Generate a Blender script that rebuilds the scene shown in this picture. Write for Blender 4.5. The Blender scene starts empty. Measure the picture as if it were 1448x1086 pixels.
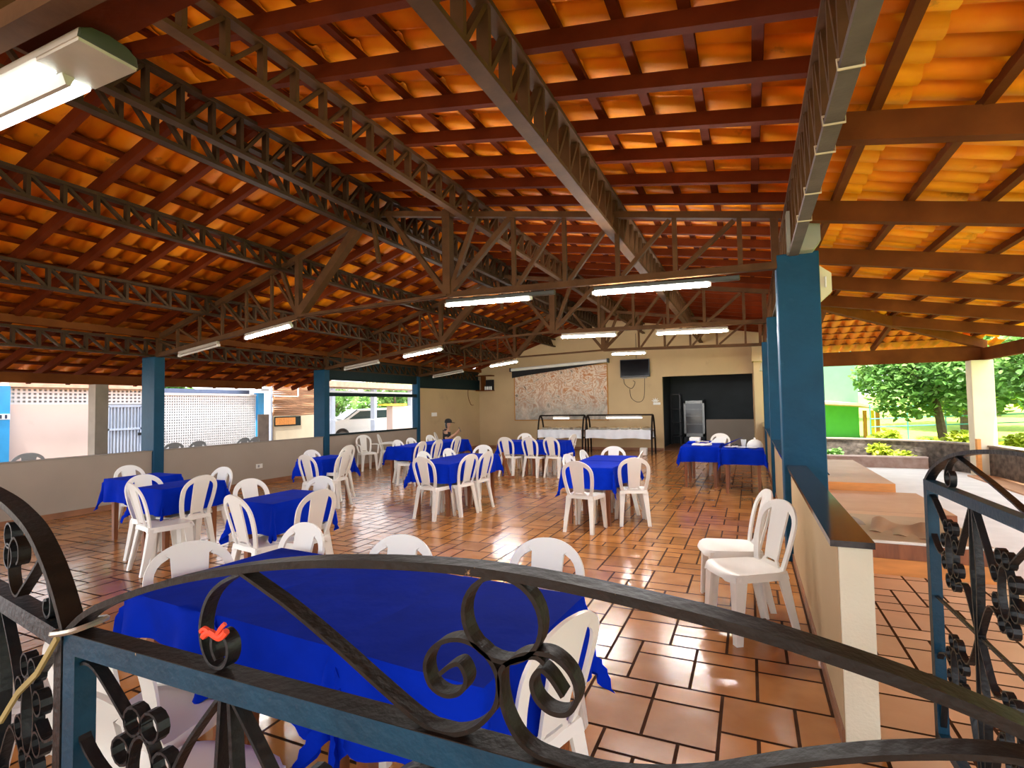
import bpy, bmesh, math, random
from mathutils import Vector, Matrix, Euler, Quaternion
random.seed(7)
PI = math.pi
R = math.radians
SC = bpy.context.scene
COL = SC.collection

# ------------------------------------------------------------------ camera
cam_d = bpy.data.cameras.new('camera')
cam = bpy.data.objects.new('camera', cam_d)
COL.objects.link(cam)
cam_d.sensor_fit = 'HORIZONTAL'
cam_d.sensor_width = 36.0
cam_d.lens = 750.0 / 1448.0 * 36.0
cam_d.clip_start = 0.05
cam_d.clip_end = 400
EYE = 1.55
def set_camera():
    f, cx, cy = 750.0, 724.0, 543.0
    Y = Vector((1060 - cx, 568 - cy, f)).normalized()      # the hall's long axis seen from the camera
    h = Vector((1, -0.017, 0))
    up = Y.cross(h).normalized()
    if up.y > 0:
        up = -up
    X = Y.cross(up)
    if X.x < 0:
        X = -X
    rows = (X, Y, up)
    m = Matrix.Identity(4)
    for i in range(3):
        m[i][0] = rows[i].x
        m[i][1] = -rows[i].y
        m[i][2] = -rows[i].z
    m.translation = Vector((0, 0, EYE))
    cam.matrix_world = m
set_camera()
SC.camera = cam

# ------------------------------------------------------------------ light and exposure
SC.view_settings.view_transform = 'Standard'
SC.view_settings.look = 'None'
SC.view_settings.gamma = 1.0
SC.view_settings.use_curve_mapping = False
SC.view_settings.exposure = 1.6
world = bpy.data.worlds.new('sky')
SC.world = world
world.use_nodes = True
wn = world.node_tree
bg = wn.nodes['Background']
sky = wn.nodes.new('ShaderNodeTexSky')
sky.sky_type = 'HOSEK_WILKIE'
sky.turbidity = 4.0
sky.ground_albedo = 0.4
sky.sun_direction = Vector((0.07, -0.27, 0.95)).normalized()
wmix = wn.nodes.new('ShaderNodeMixRGB')
wmix.inputs[0].default_value = 0.55
wmix.inputs[2].default_value = (1.0, 1.0, 1.0, 1)
wn.links.new(sky.outputs[0], wmix.inputs[1])
wn.links.new(wmix.outputs[0], bg.inputs[0])
bg.inputs[1].default_value = 2.2
sun_d = bpy.data.lights.new('sun', 'SUN')
sun = bpy.data.objects.new('sun', sun_d)
COL.objects.link(sun)
sun_d.energy = 6.0
sun_d.angle = R(1.5)
sun_d.color = (1.0, 0.95, 0.86)
sun.location = (30, -12, 36)
sun.rotation_euler = Vector((-0.07, 0.27, -0.95)).to_track_quat('-Z', 'Y').to_euler()
TUBE_POWER = 85.0

# ------------------------------------------------------------------ materials
def mat(name, col, rough=0.6, var=0.12, scale=6.0, bump=0.0, bscale=40.0, metal=0.0, spec=0.5, col2=None, spots=None, coat=0.0, stretch=None, island=0.0):
    m = bpy.data.materials.new(name)
    m.use_nodes = True
    nt = m.node_tree
    b = nt.nodes['Principled BSDF']
    b.inputs['Roughness'].default_value = rough
    b.inputs['Metallic'].default_value = metal
    b.inputs['Specular IOR Level'].default_value = spec
    b.inputs['Coat Weight'].default_value = coat
    tc = nt.nodes.new('ShaderNodeTexCoord')
    src = tc.outputs['Object']
    if stretch:
        mp = nt.nodes.new('ShaderNodeMapping')
        mp.inputs['Scale'].default_value = stretch
        nt.links.new(src, mp.inputs[0])
        src = mp.outputs[0]
    n = nt.nodes.new('ShaderNodeTexNoise')
    n.inputs['Scale'].default_value = scale
    n.inputs['Detail'].default_value = 5
    nt.links.new(src, n.inputs['Vector'])
    r = nt.nodes.new('ShaderNodeValToRGB')
    r.color_ramp.elements[0].position = 0.3
    r.color_ramp.elements[1].position = 0.7
    c2 = col2 or tuple(min(1, c * (1 + var)) for c in col)
    c1 = tuple(c * (1 - var) for c in col) if not col2 else col
    r.color_ramp.elements[0].color = (*c1, 1)
    r.color_ramp.elements[1].color = (*c2, 1)
    nt.links.new(n.outputs['Fac'], r.inputs[0])
    out = r.outputs[0]
    if island > 0:
        g = nt.nodes.new('ShaderNodeNewGeometry')
        mr = nt.nodes.new('ShaderNodeMapRange')
        mr.inputs[3].default_value = 1 - island
        mr.inputs[4].default_value = 1 + island
        nt.links.new(g.outputs['Random Per Island'], mr.inputs[0])
        vm = nt.nodes.new('ShaderNodeVectorMath')
        vm.operation = 'SCALE'
        nt.links.new(out, vm.inputs[0])
        nt.links.new(mr.outputs[0], vm.inputs['Scale'])
        out = vm.outputs[0]
    if spots:
        scol, sscale, lo, hi = spots
        n2 = nt.nodes.new('ShaderNodeTexNoise')
        n2.inputs['Scale'].default_value = sscale
        n2.inputs['Detail'].default_value = 6
        n2.inputs['Roughness'].default_value = 0.65
        nt.links.new(tc.outputs['Object'], n2.inputs['Vector'])
        r2 = nt.nodes.new('ShaderNodeValToRGB')
        r2.color_ramp.elements[0].position = lo
        r2.color_ramp.elements[1].position = hi
        nt.links.new(n2.outputs['Fac'], r2.inputs[0])
        mx = nt.nodes.new('ShaderNodeMixRGB')
        mx.inputs[2].default_value = (*scol, 1)
        nt.links.new(r2.outputs[0], mx.inputs[0])
        nt.links.new(out, mx.inputs[1])
        out = mx.outputs[0]
    nt.links.new(out, b.inputs['Base Color'])
    if bump > 0:
        nb = nt.nodes.new('ShaderNodeTexNoise')
        nb.inputs['Scale'].default_value = bscale
        nb.inputs['Detail'].default_value = 3
        nt.links.new(src, nb.inputs['Vector'])
        bp = nt.nodes.new('ShaderNodeBump')
        bp.inputs['Strength'].default_value = bump
        bp.inputs['Distance'].default_value = 0.02
        nt.links.new(nb.outputs['Fac'], bp.inputs['Height'])
        nt.links.new(bp.outputs[0], b.inputs['Normal'])
    return m

def glow(name, col, power):
    m = bpy.data.materials.new(name)
    m.use_nodes = True
    b = m.node_tree.nodes['Principled BSDF']
    b.inputs['Base Color'].default_value = (*col, 1)
    b.inputs['Emission Color'].default_value = (*col, 1)
    b.inputs['Emission Strength'].default_value = power
    return m

M = {}
M['cream'] = mat('cream_paint', (0.50, 0.36, 0.195), 0.75, 0.06, 1.2, 0.05, 30, spots=((0.34, 0.25, 0.15), 1.3, 0.62, 0.85))
M['shadedwall'] = mat('shaded_cream_paint', (0.36, 0.295, 0.235), 0.75, 0.06, 1.2, 0.05, 30, spots=((0.3, 0.22, 0.15), 2.2, 0.66, 0.8))  # same cream paint, greyed: the left wall's shade is put into the colour
M['endcap'] = mat('whitewashed_plaster', (0.74, 0.67, 0.5), 0.8, 0.05, 3, 0.15, 60, spots=((0.4, 0.3, 0.2), 6, 0.68, 0.78))
M['tile'] = mat('terracotta_floor_tile', (0.40, 0.160, 0.040), 0.19, 0.2, 3.5, 0.12, 7, col2=(0.53, 0.225, 0.066), island=0.18, spec=0.7)
M['tileskylit'] = mat('skylit_terrace_tile', (0.60, 0.36, 0.21), 0.3, 0.15, 3.0, 0.10, 7, col2=(0.70, 0.45, 0.28), island=0.14)  # hall tile made paler: sky glare on the terrace put into the colour
M['grout'] = mat('dark_floor_grout', (0.075, 0.036, 0.018), 0.9, 0.2, 10, spec=0.05)
M['base'] = mat('terracotta_skirting', (0.26, 0.11, 0.05), 0.4, 0.2, 5)
M['roof'] = mat('clay_roof_tile', (0.88, 0.225, 0.003), 0.6, 0.1, 4.0, 0.1, 30, spec=0.2, col2=(0.98, 0.345, 0.006), spots=((0.16, 0.055, 0.012), 3.2, 0.62, 0.80), island=0.16)
M['rafter'] = mat('red_brown_timber', (0.080, 0.012, 0.0015), 0.75, 0.3, 3.0, 0.1, 30, spec=0.08, col2=(0.125, 0.021, 0.003), stretch=(1, 1, 1))
M['aislewood'] = mat('brown_timber', (0.110, 0.030, 0.006), 0.75, 0.3, 3.0, 0.1, 30, spec=0.1, col2=(0.17, 0.050, 0.010))
M['steel'] = mat('brown_painted_steel', (0.034, 0.016, 0.0065), 0.65, 0.25, 5.0, 0.05, 40, spec=0.15, col2=(0.062, 0.031, 0.013))
M['truss'] = mat('brown_truss_timber', (0.070, 0.031, 0.011), 0.65, 0.25, 5.0, 0.05, 40, spec=0.15, col2=(0.11, 0.050, 0.018))
M['dull'] = mat('grey_brown_weathered_board', (0.11, 0.085, 0.072), 0.6, 0.25, 5.0, 0.1, 40)
M['blue'] = mat('petrol_blue_paint', (0.0003, 0.055, 0.115), 0.55, 0.12, 4.0, 0.22, 14, spec=0.25, spots=((0.01, 0.09, 0.15), 5, 0.62, 0.8))
M['dkgreen'] = mat('dark_green_frame_paint', (0.004, 0.016, 0.018), 0.6, 0.15, 5, spec=0.2)
M['granite'] = mat('dark_granite', (0.022, 0.018, 0.017), 0.12, 0.4, 30, col2=(0.045, 0.038, 0.034))
M['plastic'] = mat('white_chair_plastic', (0.86, 0.83, 0.76), 0.32, 0.03, 3.0, spots=((0.62, 0.52, 0.38), 4.0, 0.66, 0.9))
M['greyplastic'] = mat('grey_chair_plastic', (0.30, 0.31, 0.32), 0.4, 0.05, 3.0)
M['cloth'] = mat('royal_blue_cloth', (0.0015, 0.022, 0.42), 0.8, 0.14, 5.0, 0.25, 9, spec=0.04)
M['tablewood'] = mat('varnished_red_wood', (0.26, 0.085, 0.028), 0.35, 0.3, 3.0, 0.05, 30, stretch=(6, 6, 1))
M['orangewood'] = mat('orange_plywood_edge', (0.70, 0.29, 0.07), 0.5, 0.15, 3.0, stretch=(1, 6, 6))
M['ply'] = mat('worn_plywood_top', (0.52, 0.27, 0.14), 0.5, 0.18, 2.5, 0.1, 20, col2=(0.60, 0.35, 0.20))
M['vinyl'] = mat('tan_vinyl_sheet', (0.42, 0.27, 0.16), 0.45, 0.1, 2.5, 0.1, 12)
M['iron'] = mat('dark_wrought_iron', (0.007, 0.008, 0.010), 0.42, 0.3, 20, 0.15, 60, metal=0.3, spots=((0.30, 0.17, 0.07), 26, 0.70, 0.75))
M['ironbrown'] = mat('brown_worn_iron', (0.013, 0.0078, 0.005), 0.5, 0.3, 20, 0.12, 60, spec=0.18, spots=((0.45, 0.25, 0.10), 22, 0.68, 0.74))
M['ironblue'] = mat('blue_black_gate_paint', (0.002, 0.032, 0.062), 0.42, 0.2, 12, 0.1, 60, spec=0.3, spots=((0.50, 0.33, 0.16), 18, 0.72, 0.75))
M['white'] = mat('white_enamel', (0.80, 0.80, 0.78), 0.4, 0.03)
M['housing'] = mat('grey_lamp_housing', (0.40, 0.36, 0.31), 0.4, 0.1)
M['darkhousing'] = mat('dark_lamp_housing', (0.045, 0.05, 0.04), 0.4, 0.1)
M['tube'] = glow('lit_fluorescent_tube', (1.0, 0.97, 0.92), TUBE_POWER)
M['tubenear'] = glow('lit_fluorescent_tube_near', (0.93, 1.0, 0.98), 1.3)
M['tubesmall'] = glow('lit_buffet_tube', (1.0, 0.95, 0.85), 5.0)
M['tubeoff'] = mat('unlit_tube', (0.62, 0.60, 0.55), 0.25, 0.02)
M['black'] = mat('black_plastic', (0.012, 0.012, 0.013), 0.3, 0.1)
M['screen'] = mat('black_glass_screen', (0.006, 0.006, 0.008), 0.08, 0.1)
M['whitecloth'] = mat('white_tablecloth', (0.74, 0.78, 0.84), 0.7, 0.04, 6, 0.15, 20)
M['tray'] = mat('steel_tray', (0.45, 0.40, 0.32), 0.3, 0.1, metal=0.7)
M['food'] = mat('tan_food', (0.35, 0.22, 0.08), 0.7, 0.3, 20)
M['paper'] = mat('white_paper', (0.82, 0.81, 0.77), 0.7, 0.03)
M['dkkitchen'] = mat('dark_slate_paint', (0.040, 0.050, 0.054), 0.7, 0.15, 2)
M['red'] = mat('red_enamel', (0.55, 0.02, 0.02), 0.35, 0.05)
M['chrome'] = mat('brushed_steel', (0.13, 0.13, 0.125), 0.3, 0.05, metal=0.9)
M['skin'] = mat('tan_skin', (0.50, 0.27, 0.17), 0.55, 0.08)
M['shirt'] = mat('black_knit', (0.010, 0.010, 0.012), 0.85, 0.2)
M['jeans'] = mat('dark_denim', (0.02, 0.03, 0.06), 0.85, 0.2)
M['outwall'] = mat('pale_pink_render', (0.62, 0.49, 0.44), 0.85, 0.05, 1.0, spots=((0.46, 0.36, 0.31), 1.4, 0.6, 0.75))
M['outwhite'] = mat('white_block_paint', (0.55, 0.56, 0.58), 0.8, 0.04)
M['outblue'] = mat('sky_blue_paint', (0.02, 0.24, 0.52), 0.5, 0.08)
M['gateblue'] = mat('pale_blue_steel', (0.40, 0.46, 0.58), 0.5, 0.06)
M['latticeback'] = mat('blue_grey_backing', (0.10, 0.14, 0.24), 0.8, 0.1)
M['concrete'] = mat('tan_concrete', (0.30, 0.25, 0.20), 0.85, 0.12, 4)
M['ground'] = mat('pale_concrete_ground', (0.58, 0.52, 0.45), 0.9, 0.08, 2)
M['patio'] = mat('pale_patio_stone', (0.74, 0.73, 0.71), 0.7, 0.07, 3)
M['lawn'] = mat('lawn_grass', (0.22, 0.38, 0.05), 0.95, 0.3, 8, 0.5, 60, col2=(0.42, 0.52, 0.07))
M['leaf'] = mat('mid_green_leaf', (0.10, 0.26, 0.06), 0.45, 0.35, 1.2, col2=(0.24, 0.42, 0.10), island=0.45)
M['leafy'] = mat('yellow_green_leaf', (0.34, 0.48, 0.04), 0.55, 0.3, 1.5, col2=(0.62, 0.66, 0.06), island=0.4)
M['bark'] = mat('grey_brown_bark', (0.13, 0.09, 0.06), 0.9, 0.3, 8, 0.4, 20)
M['stone'] = mat('dark_rubble_stone', (0.05, 0.042, 0.036), 0.9, 0.4, 9, 0.9, 12, col2=(0.20, 0.165, 0.14))
M['rubble'] = mat('pinkish_rubble_stone', (0.30, 0.19, 0.15), 0.9, 0.35, 7, 0.6, 14, col2=(0.42, 0.30, 0.25))
M['mint'] = mat('mint_green_wall', (0.15, 0.34, 0.19), 0.8, 0.04)
M['green'] = mat('bright_green_wall', (0.08, 0.40, 0.07), 0.8, 0.05)
M['pink'] = mat('pale_clay_tiles', (0.62, 0.36, 0.27), 0.8, 0.15, 6)
M['bamboo'] = mat('brown_bamboo_slat', (0.40, 0.20, 0.10), 0.6, 0.2, 4, stretch=(4, 1, 8))
M['teal'] = mat('teal_rail', (0.10, 0.40, 0.38), 0.5, 0.05)
M['yellow'] = mat('yellow_paint', (0.75, 0.55, 0.03), 0.5, 0.05)
M['ochre'] = mat('ochre_timber', (0.45, 0.19, 0.02), 0.6, 0.15)
M['carwhite'] = mat('white_car_paint', (0.80, 0.81, 0.82), 0.2, 0.02, coat=0.5)
M['carglass'] = mat('dark_car_glass', (0.03, 0.06, 0.06), 0.08, 0.1)
M['rope'] = mat('beige_twine', (0.55, 0.46, 0.30), 0.9, 0.15)
M['olive'] = mat('olive_strap', (0.30, 0.22, 0.07), 0.7, 0.2)
M['orange'] = mat('red_orange_ribbon', (0.75, 0.06, 0.02), 0.7, 0.1)
M['greypanel'] = mat('grey_green_panel', (0.34, 0.36, 0.29), 0.5, 0.05)
M['ivory'] = mat('ivory_plastic', (0.66, 0.60, 0.42), 0.5, 0.05)
M['mural'] = None
gl = bpy.data.materials.new('window_glass')
gl.use_nodes = True
nt = gl.node_tree
gb = nt.nodes['Principled BSDF']
tr = nt.nodes.new('ShaderNodeBsdfTransparent')
gs = nt.nodes.new('ShaderNodeBsdfGlossy')
gs.inputs['Roughness'].default_value = 0.03
fz = nt.nodes.new('ShaderNodeFresnel')
fz.inputs[0].default_value = 1.45
ms = nt.nodes.new('ShaderNodeMixShader')
geo = nt.nodes.new('ShaderNodeNewGeometry')
ml = nt.nodes.new('ShaderNodeMath')
ml.operation = 'SUBTRACT'
ml.use_clamp = True
nt.links.new(fz.outputs[0], ml.inputs[0])
nt.links.new(geo.outputs['Backfacing'], ml.inputs[1])
nt.links.new(ml.outputs[0], ms.inputs[0])
nt.links.new(tr.outputs[0], ms.inputs[1])
nt.links.new(gs.outputs[0], ms.inputs[2])
nt.links.new(ms.outputs[0], nt.nodes['Material Output'].inputs[0])
M['glass'] = gl
for nm in ('leaf', 'leafy'):            # thin leaves let light through
    nt = M[nm].node_tree
    pb = nt.nodes['Principled BSDF']
    tl = nt.nodes.new('ShaderNodeBsdfTranslucent')
    mx = nt.nodes.new('ShaderNodeMixShader')
    mx.inputs[0].default_value = 0.45
    nt.links.new(pb.inputs['Base Color'].links[0].from_socket, tl.inputs['Color'])
    nt.links.new(pb.outputs[0], mx.inputs[1])
    nt.links.new(tl.outputs[0], mx.inputs[2])
    nt.links.new(mx.outputs[0], nt.nodes['Material Output'].inputs[0])

def mural_material():
    m = bpy.data.materials.new('painted_canvas')
    m.use_nodes = True
    nt = m.node_tree
    b = nt.nodes['Principled BSDF']
    b.inputs['Roughness'].default_value = 0.8
    tc = nt.nodes.new('ShaderNodeTexCoord')
    mp = nt.nodes.new('ShaderNodeMapping')
    nt.links.new(tc.outputs['Object'], mp.inputs[0])
    w = nt.nodes.new('ShaderNodeTexNoise')
    w.inputs['Scale'].default_value = 1.1
    w.inputs['Detail'].default_value = 3
    w.inputs['Distortion'].default_value = 2.2
    nt.links.new(mp.outputs[0], w.inputs['Vector'])
    n = nt.nodes.new('ShaderNodeTexNoise')
    n.inputs['Scale'].default_value = 1.9
    n.inputs['Detail'].default_value = 4
    n.inputs['Distortion'].default_value = 3.0
    nt.links.new(mp.outputs[0], n.inputs['Vector'])
    r = nt.nodes.new('ShaderNodeValToRGB')
    e = r.color_ramp.elements
    e[0].position = 0.30
    e[0].color = (0.20, 0.12, 0.08, 1)
    e[1].position = 0.70
    e[1].color = (0.46, 0.14, 0.045, 1)
    for p, c in ((0.40, (0.72, 0.62, 0.50, 1)), (0.48, (0.48, 0.22, 0.11, 1)), (0.54, (0.76, 0.66, 0.54, 1)), (0.62, (0.56, 0.30, 0.16, 1))):
        k = e.new(p)
        k.color = c
    nt.links.new(n.outputs['Fac'], r.inputs[0])
    r2 = nt.nodes.new('ShaderNodeValToRGB')
    e = r2.color_ramp.elements
    e[0].position = 0.32
    e[0].color = (0.15, 0.18, 0.17, 1)
    e[1].position = 0.68
    e[1].color = (0.55, 0.48, 0.40, 1)
    k = e.new(0.5)
    k.color = (0.34, 0.33, 0.29, 1)
    nt.links.new(w.outputs['Fac'], r2.inputs[0])
    sx = nt.nodes.new('ShaderNodeSeparateXYZ')
    nt.links.new(tc.outputs['Object'], sx.inputs[0])
    mr = nt.nodes.new('ShaderNodeMapRange')
    mr.inputs[1].default_value = 1.2
    mr.inputs[2].default_value = 2.1
    mr.inputs[3].default_value = 0.85
    mr.inputs[4].default_value = 0.0
    nt.links.new(sx.outputs[2], mr.inputs[0])
    mx = nt.nodes.new('ShaderNodeMixRGB')
    nt.links.new(mr.outputs[0], mx.inputs[0])
    nt.links.new(r.outputs[0], mx.inputs[1])
    nt.links.new(r2.outputs[0], mx.inputs[2])
    nt.links.new(mx.outputs[0], b.inputs['Base Color'])
    return m
M['mural'] = mural_material()

# ------------------------------------------------------------------ builders
class MB:
    """collects shapes into one mesh"""
    def __init__(self):
        self.bm = bmesh.new()
    def face(self, pts):
        vs = [self.bm.verts.new(p) for p in pts]
        try:
            self.bm.faces.new(vs)
        except ValueError:
            pass
        return self
    def hull(self, lo, hi):
        n = len(lo)
        a = [self.bm.verts.new(p) for p in lo]
        b = [self.bm.verts.new(p) for p in hi]
        self.bm.faces.new(a[::-1])
        self.bm.faces.new(b)
        for i in range(n):
            j = (i + 1) % n
            self.bm.faces.new((a[i], a[j], b[j], b[i]))
        return self
    def box(self, x0, x1, y0, y1, z0, z1):
        return self.hull([(x0, y0, z0), (x1, y0, z0), (x1, y1, z0), (x0, y1, z0)],
                         [(x0, y0, z1), (x1, y0, z1), (x1, y1, z1), (x0, y1, z1)])
    def beam(self, p0, p1, w, h, side=None, w1=None, h1=None):
        """bar of section w (sideways) x h from p0 to p1, centred on the line"""
        p0, p1 = Vector(p0), Vector(p1)
        d = (p1 - p0).normalized()
        s = Vector(side) if side else d.cross(Vector((0, 0, 1)))
        if s.length < 1e-4:
            s = Vector((1, 0, 0))
        s = (s - d * s.dot(d)).normalized()
        u = s.cross(d).normalized()
        w1, h1 = w1 or w, h1 or h
        def ring(p, a, b):
            return [p - s * a / 2 - u * b / 2, p + s * a / 2 - u * b / 2, p + s * a / 2 + u * b / 2, p - s * a / 2 + u * b / 2]
        return self.hull(ring(p0, w, h), ring(p1, w1, h1))
    def tube(self, path, r, n=8, closed=False):
        path = [Vector(p) for p in path]
        rs = r if isinstance(r, (list, tuple)) else [r] * len(path)
        rings = []
        prev = None
        m = len(path)
        for i, p in enumerate(path):
            if closed:
                d = path[(i + 1) % m] - path[i - 1]
            else:
                d = path[min(i + 1, m - 1)] - path[max(i - 1, 0)]
            d.normalize()
            if prev is None:
                a = d.cross(Vector((0, 0, 1)))
                if a.length < 0.05:
                    a = d.cross(Vector((1, 0, 0)))
            else:
                a = prev - d * prev.dot(d)
            a.normalize()
            prev = a
            b = d.cross(a)
            rings.append([self.bm.verts.new(p + (a * math.cos(t) + b * math.sin(t)) * rs[i]) for t in [2 * PI * k / n for k in range(n)]])
        for i in range(m if closed else m - 1):
            q0, q1 = rings[i], rings[(i + 1) % m]
            for k in range(n):
                self.bm.faces.new((q0[k], q0[(k + 1) % n], q1[(k + 1) % n], q1[k]))
        if not closed:
            self.bm.faces.new(rings[0][::-1])
            self.bm.faces.new(rings[-1])
        return self
    def lathe(self, prof, c=(0, 0, 0), n=16):
        c = Vector(c)
        rings = []
        for r, z in prof:
            rings.append([self.bm.verts.new(c + Vector((r * math.cos(2 * PI * k / n), r * math.sin(2 * PI * k / n), z))) for k in range(n)])
        for a, b in zip(rings, rings[1:]):
            for k in range(n):
                self.bm.faces.new((a[k], a[(k + 1) % n], b[(k + 1) % n], b[k]))
        self.bm.faces.new(rings[0][::-1])
        self.bm.faces.new(rings[-1])
        return self
    def ribbon(self, pts, o, u, depth, th, closed=False):
        """flat iron bar bent along pts (u, z) in the upright plane through o along u; depth is its width across that plane"""
        o, u = Vector(o), Vector(u).normalized()
        nrm = Vector((-u.y, u.x, 0))
        P = [Vector(p) for p in pts]
        m = len(P)
        rows = []
        for i, p in enumerate(P):
            if closed:
                d = P[(i + 1) % m] - P[i - 1]
            else:
                d = P[min(i + 1, m - 1)] - P[max(i - 1, 0)]
            if d.length < 1e-9:
                d = Vector((1, 0))
            d.normalize()
            q = Vector((-d.y, d.x)) * th / 2
            row = []
            for sg, dp in ((-1, -1), (1, -1), (1, 1), (-1, 1)):
                a = p + q * sg
                w = o + u * a.x + Vector((0, 0, a.y)) + nrm * dp * depth / 2
                row.append(self.bm.verts.new(w))
            rows.append(row)
        for i in range(m if closed else m - 1):
            a, b = rows[i], rows[(i + 1) % m]
            for k in range(4):
                self.bm.faces.new((a[k], a[(k + 1) % 4], b[(k + 1) % 4], b[k]))
        if not closed:
            self.bm.faces.new(rows[0][::-1])
            self.bm.faces.new(rows[-1])
        return self
    def grid(self, fn, nu, nv):
        vs = [[self.bm.verts.new(fn(i / nu, j / nv)) for i in range(nu + 1)] for j in range(nv + 1)]
        for j in range(nv):
            for i in range(nu):
                self.bm.faces.new((vs[j][i], vs[j][i + 1], vs[j + 1][i + 1], vs[j + 1][i]))
        return self
    def solid(self, t):
        bmesh.ops.recalc_face_normals(self.bm, faces=self.bm.faces[:])
        bmesh.ops.solidify(self.bm, geom=self.bm.faces[:], thickness=t)
        return self
    def bevel(self, w, seg=1):
        bmesh.ops.bevel(self.bm, geom=self.bm.edges[:], offset=w, segments=seg, affect='EDGES', profile=0.5, clamp_overlap=True)
        return self
    def mesh(self, name, m, smooth=True, fix=True, ang=0.7):
        if fix:
            bmesh.ops.recalc_face_normals(self.bm, faces=self.bm.faces[:])
        if smooth:
            for f in self.bm.faces:
                f.smooth = True
            for e in self.bm.edges:
                if len(e.link_faces) == 2 and e.calc_face_angle(0) > ang:
                    e.smooth = False
        me = bpy.data.meshes.new(name)
        self.bm.to_mesh(me)
        self.bm.free()
        me.materials.append(M[m] if isinstance(m, str) else m)
        return me
    def build(self, name, m, parent=None, **k):
        o = bpy.data.objects.new(name, self.mesh(name, m, **k))
        COL.objects.link(o)
        if parent:
            o.parent = parent
        return o

def tag(o, label, cat, group=None, kind=None):
    o['label'] = label
    o['category'] = cat
    if group:
        o['group'] = group
    if kind:
        o['kind'] = kind
    return o
def thing(name, label, cat, loc=(0, 0, 0), rz=0, group=None):
    o = bpy.data.objects.new(name, None)
    o.empty_display_size = 0.1
    COL.objects.link(o)
    o.location = loc
    o.rotation_euler = (0, 0, rz)
    return tag(o, label, cat, group)
def struct(o):
    o['kind'] = 'structure'
    return o
def dup(root, loc, rz, label, group=None, scale=None):
    r = root.copy()
    COL.objects.link(r)
    r.location = loc
    r.rotation_euler = (0, 0, rz)
    r['label'] = label
    if group:
        r['group'] = group
    if scale:
        r.scale = scale
    for ch in KIDS.get(root.name, []):
        c = ch.copy()
        COL.objects.link(c)
        c.parent = r
        KIDS.setdefault(r.name, []).append(c)
        for g in KIDS.get(ch.name, []):
            d = g.copy()
            COL.objects.link(d)
            d.parent = c
    return r
KIDS = {}
def part(parent, name, mb, m, **k):
    o = mb.build(name, m, parent, **k)
    KIDS.setdefault(parent.name, []).append(o)
    return o

# ================================================================== THE SHELL
XL, XR, YB = -9.37, 0.342, 17.9        # inner faces of the left wall, the right low wall, the back wall
YN = -5.0
RX, RZ = -4.65, 4.46                   # ridge
def zR(x):                             # underside of the rafters, right slope
    return RZ - 0.165 * (x - RX)
def zL(x):
    return RZ - 0.335 * (RX - x)
def zA(x):                             # underside of the heavy beams over the side terrace
    return 3.21 - 0.18 * (x - 0.6)

# floor: loose ashlar of square and half tiles with dark joints
def tile_floor():
    mb = MB()
    mb.face([(-15, YN, -0.004), (4.6, YN, -0.004), (4.6, 18.2, -0.004), (-15, 18.2, -0.004)])
    u = 0.168
    g = 0.0085
    x0, y0 = XL - 0.05, YN
    nx, ny = int((2.3 - x0) / u), int((YB - y0) / u)
    used = [[False] * ny for _ in range(nx)]
    rnd = random.Random(3)
    bm = mb.bm
    n0 = len(bm.faces)
    for j in range(ny):
        for i in range(nx):
            if used[i][j]:
                continue
            opts = [(2, 2)] * 4 + [(2, 1)] * 5 + [(1, 2)] * 3 + [(1, 1)] * 2
            rnd.shuffle(opts)
            for a, b in opts + [(1, 1)]:
                if i + a <= nx and j + b <= ny and all(not used[i + p][j + q] for p in range(a) for q in range(b)):
                    break
            for p in range(a):
                for q in range(b):
                    used[i + p][j + q] = True
            ax, ay = x0 + i * u + g, y0 + j * u + g
            bx, by = x0 + (i + a) * u - g, y0 + (j + b) * u - g
            tx, ty = rnd.uniform(-.002, .002), rnd.uniform(-.002, .002)
            vs = []
            for px, py in ((ax, ay), (bx, ay), (bx, by), (ax, by)):
                vs.append(bm.verts.new((px, py, 0.0 + tx * (px - (ax + bx) / 2) + ty * (py - (ay + by) / 2))))
            f = bm.faces.new(vs)
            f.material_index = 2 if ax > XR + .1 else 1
    o = mb.build('floor', 'grout', smooth=False, fix=False)
    o.data.materials.append(M['tile'])
    o.data.materials.append(M['tileskylit'])
    return struct(o)
tile_floor()

# outside ground
struct(MB().box(-60, 60, -40, 70, -0.3, -0.03).build('ground_outside', 'ground', smooth=False))
struct(MB().box(-11.05, XL - 0.16, 3.0, 9.9, -0.03, 0.10).build('floor_walkway', 'concrete', smooth=False))
o = MB().box(2.05, 4.3, 2.5, 14.6, -0.02, 0.004).build('floor_patio', 'patio', smooth=False)
struct(o)

# walls
struct(MB().box(XL - 0.14, XL, 3.72, 13.86, 0, 0.865).build('wall_left', 'shadedwall', smooth=False))
struct(MB().box(XL - 0.15, XL + 0.012, 3.70, 13.86, 0.865, 0.885).build('trim_left', 'concrete', smooth=False))
struct(MB().box(XL - 0.14, XL, 13.86, YB, 0, 2.15).build('wall_left_end', 'cream', smooth=False))
struct(MB().box(XL - 0.16, XL + 0.02, 13.86, YB, 2.15, 2.52).build('trim_beam', 'dkgreen', smooth=False))
struct(MB().box(XL - 0.12, XL - 0.04, 9.97, YB, 2.52, 2.86).build('trim_upper', 'dkgreen', smooth=False))
struct(MB().box(XL, XL + 0.012, 3.72, YB, 0, 0.085).build('baseboard_left', 'base', smooth=False))
mb = MB()
prof = [(XL - 0.14, 0), (-2.60, 0), (-2.60, 2.42), (0.10, 2.42), (0.10, 0), (0.5, 0), (0.5, zR(0.5) + .2), (RX, RZ + .22), (XL - 0.14, zL(XL) + .16)]
mb.hull([(x, YB, z) for x, z in prof], [(x, YB + 0.15, z) for x, z in prof])
struct(mb.build('wall_back', 'cream', smooth=False))
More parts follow.
